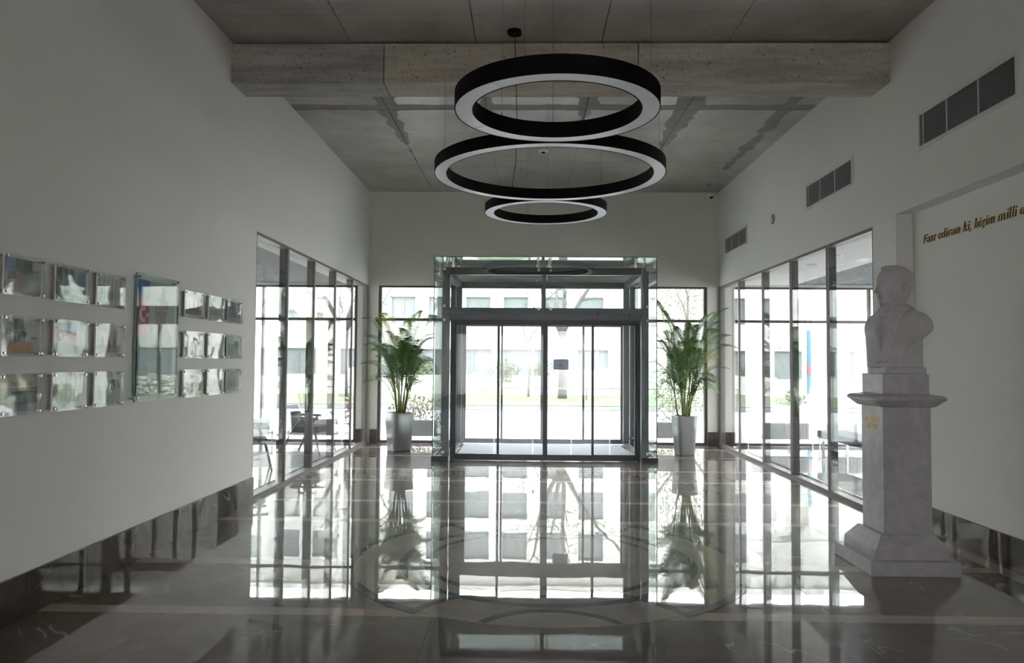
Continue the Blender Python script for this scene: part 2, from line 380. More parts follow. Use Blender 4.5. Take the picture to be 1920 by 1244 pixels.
# ------------------------------------------------------------------ floor
STR = [4.685, 5.81, 7.34, 8.37, 9.82, 10.81, 12.35, 13.52]
SW = 0.07
floor = struct('floor', B(XL-0.25, X_NICHE+0.1, YREAR, YB+0.3, -0.12, -0.012), M['kerb'], 'polished dark marble floor with beige bands and an inlaid medallion')
B(XL, XR, YREAR, -0.3, -0.012, 0).build('floor_slab', M['tile'], floor)
tilemesh = {}
def tile(x0, x1, y0, y1, mat, name='floor_tile', z=0.0):
    key = (round(x1-x0, 3), round(y1-y0, 3), mat.name, name)
    if key not in tilemesh:
        w, h = (x1-x0)/2-0.0004, (y1-y0)/2-0.0004
        o = MB().box(-w, w, -h, h, -0.012, 0).build(name, mat, floor, world=False); tilemesh[key] = o.data
    else:
        o = bpy.data.objects.new(name, tilemesh[key]); COL.objects.link(o); o.parent = floor
    o.location = ((x0+x1)/2, (y0+y1)/2, z); return o
ex = [XL + i*(XR-0.07-XL)/8 for i in range(9)]
rows = [(-0.3, 0.60), (0.60, 1.50), (1.50, 2.52), (2.52, 3.56), (3.56, 4.615)]
for a, b in zip(STR[:-1], STR[1:]):
    a += SW; b -= SW
    n = 1 if b-a < 1.05 else 2
    rows += [(a+(b-a)*k/n, a+(b-a)*(k+1)/n) for k in range(n)]
rows.append((STR[-1]+SW, YB))
for y0, y1 in rows:
    for k in range(8): tile(ex[k], ex[k+1], y0, y1, M['tile'])
for s_ in STR:
    for k in range(8): tile(ex[k], ex[k+1], s_-SW, s_+SW, M['stripe'], 'floor_stripe')
yy = -0.3
while yy < Y_N1+0.4:
    tile(XR-0.07, XR+0.06, yy, yy+0.76, M['stripe'], 'floor_stripe'); yy += 0.76
B(XR-0.07, XR, yy, YB, -0.012, 0).build('floor_stripe', M['tile'], floor)
B(XR+0.06, X_NICHE, Y_N0, Y_N1, -0.012, 0).build('floor_margin', M['tile'], floor)
# medallion
MX, MY, MR = 0.15, 5.95, 1.50
def disc_poly(cx, cy, r, n=96): return [(cx+r*math.cos(2*PI*k/n), cy+r*math.sin(2*PI*k/n)) for k in range(n)]
MB().prism(disc_poly(MX, MY, MR), 0.0002, 0.0012).build('medallion_field', M['beige_field'], floor)
def ring_arc(cx, cy, r, w, a0, a1, keep=None, z=0.0018, name='inlay_band', wf=None):
    n = max(8, int(abs(a1-a0)*r/0.03)); runs = []; cur = []
    for k in range(n+1):
        a = a0+(a1-a0)*k/n; x, y = cx+r*math.cos(a), cy+r*math.sin(a)
        if keep is None or keep(x, y): cur.append(a)
        else:
            if len(cur) > 1: runs.append(cur)
            cur = []
    if len(cur) > 1: runs.append(cur)
    for run in runs:
        b = MB(); vs = []; 
        for a in run:
            ww = w*(wf(a) if wf else 1)
            for rr in (r-ww/2, r+ww/2):
                for zz in (0.0010, z): vs.append((cx+rr*math.cos(a), cy+rr*math.sin(a), zz))
        fs = []
        for k in range(len(run)-1):
            o = 4*k; fs += [(o+1, o+3, o+7, o+5), (o, o+1, o+5, o+4), (o+2, o+6, o+7, o+3), (o, o+4, o+6, o+2)]
        n4 = 4*(len(run)-1); fs += [(0,2,3,1), (n4, n4+1, n4+3, n4+2)]
        b.add(vs, fs).build(name, M['inlay_blue'], floor)
inb = lambda x, y: (x-MX)**2+(y-MY)**2 < (MR-0.01)**2
ta = math.radians(57)     # cusps
ring_arc(MX, MY, MR, 0.075, PI/2+PI/2-ta+0.0, PI+ta, z=0.0020)
ring_arc(MX, MY, MR, 0.075, -ta, ta, z=0.0020)
ring_arc(MX, MY, 1.10, 0.060, 0, 2*PI, z=0.0019, wf=lambda a: 1.0+0.9*max(0, math.cos(a))**2)
ring_arc(MX, MY, 0.92, 0.055, 0, 2*PI, z=0.00195)
for sgn in (-1, 1):
    cy = MY+sgn*1.70
    ring_arc(MX, cy, 0.965, 0.060, 0, 2*PI, inb, z=0.0021)
    ring_arc(MX, cy, 0.50, 0.050, 0, 2*PI, inb, z=0.0021)

# side room floors and outside ground
struct('floor_side_left', B(-7.6, XL-0.25, 5.0, YB, -0.12, 0), M['side_floor'], 'pale glossy floor of the left side room')
struct('floor_side_right', B(XR+0.30, 8.2, 5.0, YB, -0.12, 0), M['side_floor_dark'], 'grey glossy floor of the right side room')

# skirting
def skirt(nm, x_face, side, y0, y1, h=0.262, t=0.022):
    b = struct(nm, B(*(sorted((x_face, x_face-side*0.004))), y0, y1, 0, h-0.004), M['skirting'], 'dark veined marble skirting')
    n = max(1, round((y1-y0)/0.62)); d = (y1-y0)/n
    for k in range(n):
        B(*(sorted((x_face, x_face-side*t))), y0+k*d+0.001, y0+(k+1)*d-0.001, 0, h).build('skirting_panel', M['skirting'], b)
skirt('baseboard_left', XL, -1, YREAR, YG_L)
skirt('baseboard_right', X_NICHE, 1, Y_N0, Y_N1-0.02, 0.228)
skirt('baseboard_pier', XR, 1, Y_N1+0.01, YG_R-0.05, 0.262)
struct('baseboard_back_left', B(-3.02+0.06, -2.835, YB-0.024, YB, 0, 0.262), M['skirting'], 'dark marble skirting block in the left corner')
struct('baseboard_back_right', B(3.385, XR-0.03, YB-0.024, YB, 0, 0.262), M['skirting'], 'dark marble skirting block in the right corner')
struct('baseboard_side_left', B(-3.23, -3.12, YB-0.024, YB, 0, 0.262), M['skirting'])
struct('baseboard_side_right', B(3.70, 3.90, YB-0.024, YB, 0, 0.262), M['skirting'])

# ------------------------------------------------------------------ side glass partitions
def partition(nm, label, x, side, y0, y1, mulls):
    fr = struct(nm, MB().box(*sorted((x, x+side*0.10)), y0, y1, ZG-0.035, ZG).box(*sorted((x, x+side*0.10)), y0, y1, 0, 0.045)
        .box(*sorted((x-side*0.012, x+side*0.02)), y0, y1, 0.0, 0.022), M['mullion'], label)
    B(*sorted((x+side*0.002, x+side*0.10)), y1-0.05, y1-0.0, 0.0, ZG).build('mullion', M['mullion'], fr)
    B(*sorted((x+side*0.002, x+side*0.10)), y0, y0+0.025, 0.0, ZG).build('mullion', M['mullion'], fr)
    ed = [y0+0.025]+list(mulls)+[y1-0.05]
    for yv in mulls:
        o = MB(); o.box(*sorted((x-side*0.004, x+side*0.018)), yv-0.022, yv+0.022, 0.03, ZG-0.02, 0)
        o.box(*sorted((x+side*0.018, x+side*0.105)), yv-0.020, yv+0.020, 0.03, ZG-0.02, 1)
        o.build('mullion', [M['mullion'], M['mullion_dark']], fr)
    for a, b in zip(ed[:-1], ed[1:]):
        B(*sorted((x+side*0.008, x+side*0.016)), a+(0.0), b-0.0, 0.04, ZG-0.03).build('glass_pane', M['glass_side'], fr)
partition('window_1', 'tall glass partition in five bays along the left side', XL, -1, YG_L, YB, (9.376, 10.559, 11.726, 12.882))
partition('window_2', 'tall glass partition along the right side behind the statue', XR, 1, YG_R, YB, (9.081, 10.348, 11.568, 12.87))

# ------------------------------------------------------------------ entrance front glazing
def front_window(nm, label, x0, x1, verts=()):
    fr = struct(nm, MB().box(x0, x0+0.055, YB+0.02, YB+0.12, 0, ZG).box(x1-0.055, x1, YB+0.02, YB+0.12, 0, ZG)
        .box(x0+0.055, x1-0.055, YB+0.02, YB+0.12, ZG-0.035, ZG).box(x0+0.055, x1-0.055, YB+0.02, YB+0.12, 0, 0.055), M['frame_brown'], label)
    B(x0+0.055, x1-0.055, YB+0.03, YB+0.11, 2.315, 2.365).build('transom_bar', M['frame_brown'], fr)
    for v in verts: B(v-0.022, v+0.022, YB+0.03, YB+0.11, 0.055, ZG-0.035).build('mullion', M['frame_brown'], fr)
    ed = [x0+0.055]+list(verts)+[x1-0.055]
    for a, b in zip(ed[:-1], ed[1:]):
        B(a, b, YB+0.06, YB+0.07, 0.05, 2.32).build('glass_pane', M['glass_front'], fr)
        B(a, b, YB+0.06, YB+0.07, 2.36, ZG-0.03).build('glass_pane', M['glass_front'], fr)
front_window('window_3', 'entrance front window behind the left palm', -2.83, -1.40)
front_window('window_4', 'entrance front window behind the right palm', 1.97, 3.378)
front_window('window_5', 'entrance front window of the left side room', -7.6, -3.23, (-5.05,))
front_window('window_6', 'entrance front window of the right side room', 3.90, 8.2, (6.42,))
# over-door light between
fr = struct('window_7', MB().box(-1.40, 1.97, YB+0.02, YB+0.12, ZG-0.035, ZG).box(-1.40, 1.97, YB+0.02, YB+0.12, 2.30, 2.42).box(-1.40, -1.36, YB+0.02, YB+0.12, 0, ZG).box(1.93, 1.97, YB+0.02, YB+0.12, 0, ZG), M['steel_grey'], 'transom window over the outer sliding doors')
B(-1.36, 0.26, YB+0.06, YB+0.07, 2.42, ZG-0.035).build('glass_pane', M['glass_front'], fr)
B(0.31, 1.93, YB+0.06, YB+0.07, 2.42, ZG-0.035).build('glass_pane', M['glass_front'], fr)
B(0.26, 0.31, YB+0.02, YB+0.12, 2.42, ZG-0.035).build('mullion', M['steel_grey'], fr)

for nm_, x_ in (('added_window_left', -7.75), ('added_window_right', 8.35)):  # unseen outer windows of the side rooms, added to brighten the interior
    b = MB().box(x_-0.04, x_+0.04, 6.2, 13.0, 0.1, 0.16).box(x_-0.04, x_+0.04, 6.2, 13.0, 2.89, 2.95)
    for k in range(6): yv = 6.23+k*1.348; b.box(x_-0.04, x_+0.04, yv-0.03, yv+0.03, 0.16, 2.89)
    fr = struct(nm_, b, M['frame_brown'])
    for k in range(5): yv = 6.23+k*1.348; B(x_-0.005, x_+0.005, yv+0.03, yv+1.318, 0.16, 2.89).build('glass_pane', M['glass_front'] if x_ < 0 else M['glass'], fr)  # left panes tinted to send less light to the right wall
struct('ground_side_left', B(-60, -7.9, YREAR-0.25, YB+0.3, -0.25, -0.04), M['paving'])
struct('ground_side_right', B(8.5, 60, YREAR-0.25, YB+0.3, -0.25, -0.04), M['paving'])
# sliding door sets
def door_set(nm, label, y, xa, xb, z1, mat, ss, head, w=0.045, gl='glass'):
    d = struct(nm, MB().box(xa-w, xa, y-0.04, y+0.06, 0, z1).box(xb, xb+w, y-0.04, y+0.06, 0, z1).box(xa, xb, y-0.05, y+0.07, z1-head, z1), mat, label)
    e = [xa]+list(ss)+[xb]
    for k in range(4):
        a, b = e[k], e[k+1]; yo = y+0.03 if k in (0, 3) else y-0.012
        st = 0.036
        a2, b2 = (a-st/2 if k in (1, 3) else a), (b+st/2 if k in (0, 2) else b)
        leaf = MB().box(a2, a2+st, yo-0.016, yo+0.016, 0.012, z1-head).box(b2-st, b2, yo-0.016, yo+0.016, 0.012, z1-head)
        leaf.box(a2+st, b2-st, yo-0.016, yo+0.016, 0.012, 0.098).box(a2+st, b2-st, yo-0.016, yo+0.016, z1-head-0.05, z1-head)
        lf = leaf.build('sliding_leaf' if k in (1, 2) else 'fixed_leaf', mat, d)
        B(a2+st, b2-st, yo-0.004, yo+0.004, 0.098, z1-head-0.05).build('glass_pane', M[gl], lf)
    return d
d1 = door_set('door_1', 'inner glazed sliding door set at the front of the vestibule', VY+0.14, -1.16, 1.73, 2.21, M['steel_dark'], (-0.455, 0.285, 1.03), 0.03)
d2 = door_set('door_2', 'outer glazed sliding door set seen through the vestibule', YB+0.07, -1.20, 1.80, 2.30, M['steel_grey'], (-0.48, 0.29, 1.06), 0.03, gl='glass_front')

# ------------------------------------------------------------------ glass vestibule
ves = thing('glass_vestibule', 'glass entrance box on grey steel posts around the sliding doors', 'vestibule', ((VX0+VX1)/2, VY, 0))
def vp(name, mb, mat, **k): return mb.build(name, mat, ves, **k)
PY = VY+0.14
PXS = (-1.285, 1.845)
for x in PXS:
    vp('post', B(x-0.055, x+0.055, PY-0.05, PY+0.06, 0, 3.04), M['steel_grey'])
    vp('post', B(x-0.055, x+0.055, YB-0.16, YB-0.05, 0, 3.04), M['steel_grey'])
    vp('side_rail', B(x-0.05, x+0.05, PY+0.06, YB-0.16, 2.93, 3.04), M['steel_grey'])
    vp('side_rail', B(x-0.05, x+0.05, PY+0.06, YB-0.16, 0.0, 0.05), M['steel_grey'])
vp('top_rail', B(PXS[0]+0.055, PXS[1]-0.055, PY-0.05, PY+0.05, 2.925, 3.04), M['steel_dark'])
vp('top_rail', B(PXS[0]+0.055, PXS[1]-0.055, YB-0.16, YB-0.05, 2.925, 3.04), M['steel_grey'])
vp('door_header', MB().box(PXS[0]+0.055, PXS[1]-0.055, PY-0.055, PY+0.09, 2.255, 2.40).box(PXS[0]+0.055, PXS[1]-0.055, PY-0.04, PY+0.10, 2.21, 2.255), M['steel_grey'])
vp('door_header', B(PXS[0]+0.055, PXS[1]-0.055, YB-0.14, YB-0.02, 2.33, 2.42), M['steel_grey'])
vp('centre_post', B(0.235, 0.285, PY-0.03, PY+0.03, 2.40, 2.925), M['steel_grey'])
vp('motor_cover', B(0.62, 1.72, PY-0.075, PY-0.055, 2.275, 2.355), M['steel_grey'])
for x in (1.10, 1.60): vp('header_seam', B(x-0.01, x+0.01, PY-0.080, PY-0.075, 2.27, 2.36), M['steel_dark'])
# plinth shoes
for x0, x1 in ((VX0-0.01, PXS[0]+0.06), (PXS[1]-0.06, VX1+0.01)):
    vp('base_shoe', B(x0, x1, VY-0.02, VY+0.10, 0, 0.078), M['steel_dark'])
for x in (VX0, VX1-0.03): vp('base_shoe', B(x-0.0, x+0.03, VY+0.10, YB-0.03, 0, 0.078), M['steel_dark'])
def gpane(nm, x0, x1, y0, y1, z0, z1, thin):
    b = MB(); 
    vs = [(x0,y0,z0),(x1,y0,z0),(x1,y1,z0),(x0,y1,z0),(x0,y0,z1),(x1,y0,z1),(x1,y1,z1),(x0,y1,z1)]
    F = {'z': [(0,3,2,1),(4,5,6,7)], 'y': [(0,1,5,4),(2,3,7,6)], 'x': [(1,2,6,5),(3,0,4,7)]}
    b.v = vs
    for ax, fs in F.items():
        for f in fs: b.f.append(f); b.m.append(0 if ax == thin else 1)
    return vp(nm, b, [M['glass_green'], M['edge']])
gpane('front_pane', VX0, 0.262, VY, VY+0.012, 2.30, 3.19, 'y')
gpane('front_pane', 0.270, VX1, VY, VY+0.012, 2.30, 3.19, 'y')
gpane('front_pane', VX0, PXS[0]+0.07, VY, VY+0.012, 0.078, 2.292, 'y')
gpane('front_pane', PXS[1]-0.07, VX1, VY, VY+0.012, 0.078, 2.292, 'y')
for x in (VX0, VX1-0.012):
    gpane('side_pane', x, x+0.012, VY+0.014, VY+1.20, 0.078, 3.19, 'x')
    gpane('side_pane', x, x+0.012, VY+1.208, YB-0.02, 0.078, 3.19, 'x')
gpane('roof_pane', VX0, 0.262, VY, YB-0.02, 3.192, 3.204, 'z')
gpane('roof_pane', 0.270, VX1, VY, YB-0.02, 3.192, 3.204, 'z')
def spider(p, d, l=0.16):
    p = Vector(p); d = Vector(d)
    b = MB(); b.tube(p-d*l, p-d*0.01, 0.008, n=8); b.tube(p-d*(l*0.55), p-d*(l*0.45), 0.018, n=10); b.tube(p-d*0.03, p+d*0.012, 0.024, n=12)
    b.tube(p-d*l, p-d*(l-0.02), 0.022, n=10)
    return vp('spider_fitting', b, M['chrome'], smooth=False)
for x in (PXS[0]-0.02, PXS[1]+0.02):
    s = -1 if x < 0 else 1
    for z in (0.14, 2.20, 2.42, 3.00): spider((x, VY+0.0, z), (0, -1, 0), 0.09)
    for z in (0.16, 1.55, 2.97):
        if z != 1.55:
            spider((VX0 if s < 0 else VX1, PY+0.0, z), (s, 0, 0), 0.13)
            spider((VX0 if s < 0 else VX1, VY+1.15, z), (s, 0, 0), 0.13)
            spider((VX0 if s < 0 else VX1, YB-0.25, z), (s, 0, 0), 0.13)
for x in (0.17, 0.36):
    for z in (2.38, 2.99): spider((x, VY, z), (0, -1, 0), 0.08)
for x in (PXS[0], 0.17, 0.36, PXS[1]):
    for y in (PY, VY+1.15, YB-0.25): spider((x, y, 3.19), (0, 0, 1), 0.14)
# hanging data cable on right post
b = MB(); b.path([(1.80, PY-0.06, 3.04), (1.79, PY-0.07, 2.8), (1.815, PY-0.065, 2.6), (1.82, PY-0.06, 2.42)], 0.004, 5); vp('cable', b, M['white_plastic'])
tag(B(-1.16, 1.73, PY+0.10, YB-0.05, 0.0, 0.014).build('door_mat', M['mat_grey']), 'blue grey ribbed mat on the floor inside the glass vestibule', 'mat')
# paper notice on the sliding door, both marks as seen
nt = thing('door_notice', 'small pale blue notice stuck on the glass sliding door', 'notice', (0.53, VY+0.118, 1.52))
M['notice'] = plain('notice_paper', (0.42, 0.50, 0.60), 0.6, var=0.02); M['notice_teal'] = plain('notice_teal', (0.20, 0.42, 0.45), 0.6)
M['notice_red'] = plain('notice_red', (0.50, 0.22, 0.28), 0.6); M['notice_ink'] = plain('notice_ink', (0.10, 0.14, 0.20), 0.6)
yn = VY+0.118
B(0.41, 0.65, yn, yn+0.003, 1.43, 1.595).build('paper', M['notice'], nt)
def face_poly(pts, y, th=0.001):
    b = MB(); n = len(pts); vs = [(x, y-th, z) for x, z in pts]+[(x, y, z) for x, z in pts]
    return b.add(vs, [tuple(range(n)), tuple(range(2*n-1, n-1, -1))]+[(i, n+i, n+(i+1)%n, (i+1)%n) for i in range(n)])
face_poly([(0.46, 1.592), (0.47, 1.568), (0.58, 1.568), (0.62, 1.592)], yn).build('printed_band', M['notice_teal'], nt)
def annz(cx, cz, r0, r1, y, n=28):
    b = MB()
    for k in range(n):
        a0, a1 = 2*PI*k/n, 2*PI*(k+1)/n
        b.add([(cx+r*math.cos(a), y, cz+r*math.sin(a)) for r, a in ((r0,a0),(r1,a0),(r1,a1),(r0,a1))], [(0,1,2,3)])
    return b
annz(0.532, 1.503, 0.016, 0.030, yn-0.001).build('printed_ring', M['notice_red'], nt)
annz(0.532, 1.503, 0.0001, 0.009, yn-0.001).build('printed_dot', M['notice_red'], nt)
for x in (0.517, 0.545): B(x-0.003, x+0.003, yn-0.001, yn, 1.432, 1.465).build('printed_stroke', M['notice_ink'], nt)

# ------------------------------------------------------------------ ring pendants
def ring_light(label, cx, cy, z, R, wires, cord=None):
    t = thing('ring_pendant', label, 'pendant light', (cx, cy, z), 0, 'ring pendants hung in a row under the concrete ceiling')
    Ri = R-0.125; h = 0.118; n = 128
    b = MB(); prof = [(R, 0.0), (R, h), (Ri, h), (Ri, 0.0), (Ri+0.006, 0.0), (Ri+0.006, h-0.01), (R-0.006, h-0.01), (R-0.006, 0.0)]
    vs = [(cx+r*math.cos(2*PI*k/n), cy+r*math.sin(2*PI*k/n), z+zz) for r, zz in prof for k in range(n)]
    fs = [(i*n+k, i*n+(k+1)%n, ((i+1)%8)*n+(k+1)%n, ((i+1)%8)*n+k) for i in range(8) for k in range(n)]
    b.add(vs, fs).build('ring_band', M['black'], t, smooth=False)
    for q, (a0, a1) in enumerate(((2.60+0.004, 4.05), (4.058, 6.50), (6.508, 8.875))):
        m_ = 44; d = MB(); vs = []
        for k in range(m_+1):
            a = a0+(a1-a0)*k/m_
            for r, zz in ((Ri+0.007, 0.002), (R-0.007, 0.002), (R-0.007, 0.010), (Ri+0.007, 0.010)):
                vs.append((cx+r*math.cos(a), cy+r*math.sin(a), z+zz))
        fs = [(4*k+i, 4*k+(i+1)%4, 4*k+4+(i+1)%4, 4*k+4+i) for k in range(m_) for i in range(4)]+[(0,3,2,1), (4*m_, 4*m_+1, 4*m_+2, 4*m_+3)]
        d.add(vs, fs).build('diffuser', M['diffuser'], t)
    rm = (R+Ri)/2
    for a in wires:
        x, y = cx+rm*math.cos(a), cy+rm*math.sin(a)
        w = MB().tube((x, y, z+h-0.002), (x, y, z+h+0.05), 0.005, n=6).tube((x, y, z+h+0.04), (x, y, ZC if not (7.45 < y < 7.86) else 4.36), 0.0018, n=5)
        w.build('suspension_wire', M['wire'], t)
    if cord:
        MB().path(cord, 0.004, 6).build('power_cord', M['cord'], t)
    return t
ring_light('middle sized black ring pendant, highest in view and nearest', 0.19, 5.05, 3.248, 0.694, (2.24, 4.36, 6.10))
ring_light('largest black ring pendant, between the other two rings', 0.215, 7.652, 3.456, 1.1754, (3.52, 4.71, 6.20),
   [(-0.143, 7.21, 4.76), (-0.13, 7.3, 4.4), (-0.12, 7.7, 4.0), (-0.14, 8.2, 3.75), (-0.19, 8.68, 3.574)])
ring_light('smallest black ring pendant, lowest in view and farthest away', 0.235, 10.0, 3.536, 0.814, (1.9, 4.72, 0.1))
cp = thing('ceiling_canopy', 'small black round power canopy on the ceiling before the beam', 'canopy', (-0.143, 7.21, ZC))
MB().lathe([(0.065, ZC-0.035), (0.07, ZC-0.03), (0.07, ZC)], -0.143, 7.21, 24).build('cup', M['black'], cp)
MB().lathe([(0.008, ZC-0.055), (0.012, ZC-0.035)], -0.143, 7.21, 10).build('cord_grip', M['black'], cp)
sd = thing('smoke_detector', 'small round detector on the concrete ceiling seen through the rings', 'detector', (0.227, 11.35, ZC))
MB().lathe([(0.045, ZC-0.03), (0.075, ZC-0.018), (0.08, ZC)], 0.227, 11.35, 24).build('housing', M['white_plastic'], sd)
MB().lathe([(0.02, ZC-0.045), (0.035, ZC-0.03)], 0.227, 11.35, 16).build('sensor_head', M['vent_dark'], sd)
cc = thing('dome_camera', 'white dome security camera high in the back right corner', 'camera', (3.44, 14.12, 4.70))
MB().box(3.39, 3.49, 14.10, YB, 4.70, 4.745).build('mount', M['white_plastic'], cc, bevel=0.008)
MB().lathe([(0.050, 4.672), (0.060, 4.685), (0.060, 4.745)], 3.44, 14.08, 24).build('housing', M['white_plastic'], cc)
MB().lathe([(0.004, 4.640), (0.022, 4.646), (0.036, 4.662), (0.042, 4.69)], 3.44, 14.08, 24).build('dome', M['black'], cc, smooth=True)
ws = thing('wall_sensor', 'round grey sensor on the right wall between the grilles', 'sensor', (XR, 11.03, 3.67))
b = MB(); b.tube((XR, 11.03, 3.67), (XR-0.02, 11.03, 3.67), 0.075, 0.07, 28); M['sensor_grey'] = plain('sensor_grey', (0.30, 0.31, 0.31), 0.5); b.build('cover', M['sensor_grey'], ws)
b = MB(); b.tube((XR-0.02, 11.03, 3.67), (XR-0.032, 11.03, 3.67), 0.045, 0.04, 24); b.build('lens', M['white_plastic'], ws)

# ------------------------------------------------------------------ air grilles
def grille(label, y0, y1, z0, z1, ndiv):
    t = thing('air_grille', label, 'vent', (XR, (y0+y1)/2, z0), 0, 'air grilles along the top of the right wall')
    f = 0.035; x = XR
    MB().box(x-0.012, x, y0-f, y1+f, z1, z1+f).box(x-0.012, x, y0-f, y1+f, z0-f, z0).box(x-0.012, x, y0-f, y0, z0, z1).box(x-0.012, x, y1, y1+f, z0, z1).build('frame', M['white_plastic'], t)
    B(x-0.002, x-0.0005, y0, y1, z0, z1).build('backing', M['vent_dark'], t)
    n = 22; first = None
    for k in range(n):
        z = z0+(k+0.5)*(z1-z0)/n
        if first is None:
            b = MB(); yc = (y0+y1)/2
            b.add([(x-0.011, yy-yc, dz) for yy in (y0, y1) for dz in (-0.002, 0.0015)]+[(x-0.003, yy-yc, dz) for yy in (y0, y1) for dz in (0.0035, 0.006)],
                  [(0,1,3,2), (4,6,7,5), (1,5,7,3), (0,2,6,4), (0,4,5,1), (2,3,7,6)])
            b.v = [(p[0]-XR, p[1], p[2]) for p in b.v]
            first = b.build('slat', M['vent'], t, world=False); o = first
        else:
            o = first.copy(); COL.objects.link(o)
        o.location = (0, 0, z-z0)
    for k in range(1, ndiv):
        y = y0+(y1-y0)*k/ndiv; B(x-0.013, x-0.008, y-0.006, y+0.006, z0, z1).build('divider', M['vent'], t)
    y = y1-0.07; B(x-0.013, x-0.008, y-0.004, y+0.004, z0, z1).build('divider', M['vent'], t)
grille('large slatted air grille above the inscription, nearest of the three', 5.54, 6.90, 3.55, 3.84, 3)
grille('middle slatted air grille, above the near end of the right glass', 8.35, 9.69, 3.56, 3.83, 3)
grille('smallest looking air grille, close to the back right corner', 12.37, 13.67, 3.54, 3.80, 3)

# ------------------------------------------------------------------ lettering
def ribbon(pts, z0=0.0, z1=1.0):
    """pts: (x, y, width); returns verts/faces of an extruded variable-width ribbon (x, y plane)."""
    L = []; R = []
    P = [Vector((p[0], p[1])) for p in pts]
    for i, p in enumerate(P):
        d = (P[min(i+1, len(P)-1)]-P[max(i-1, 0)]); d = d.normalized() if d.length else Vector((1, 0))
        n = Vector((-d.y, d.x)); w = pts[i][2]/2; L.append(p+n*w); R.append(p-n*w)
    n = len(P); vs = [(q.x, q.y, z) for z in (z0, z1) for q in L+R]
    fs = []
    for i in range(n-1):
        fs += [(2*n+i, 2*n+i+1, 3*n+i+1, 3*n+i), (i, n+i, n+i+1, i+1), (i, i+1, 2*n+i+1, 2*n+i), (n+i, 3*n+i, 3*n+i+1, n+i+1)]
    fs += [(0, 2*n, 3*n, n), (n-1, 2*n-1, 4*n-1, 3*n-1)]
    mi = []
    for i in range(n-1): mi += [0, 1, 1, 1]
    return vs, fs, mi+[1, 1]
def arc(cx, cy, rx, ry, a0, a1, wt=0.09, wn=0.03, n=14):
    out = []
    for k in range(n+1):
        a = math.radians(a0+(a1-a0)*k/n); out.append((cx+rx*math.cos(a), cy+ry*math.sin(a), wn+(wt-wn)*abs(math.cos(a))))
    return out
T, N = 0.105, 0.032
def st(x, y0, y1, w=T): return [(x, y0, w), (x, y1, w)]
def hz(x0, x1, y, w=N): return [(x0, y, w), (x1, y, w)]
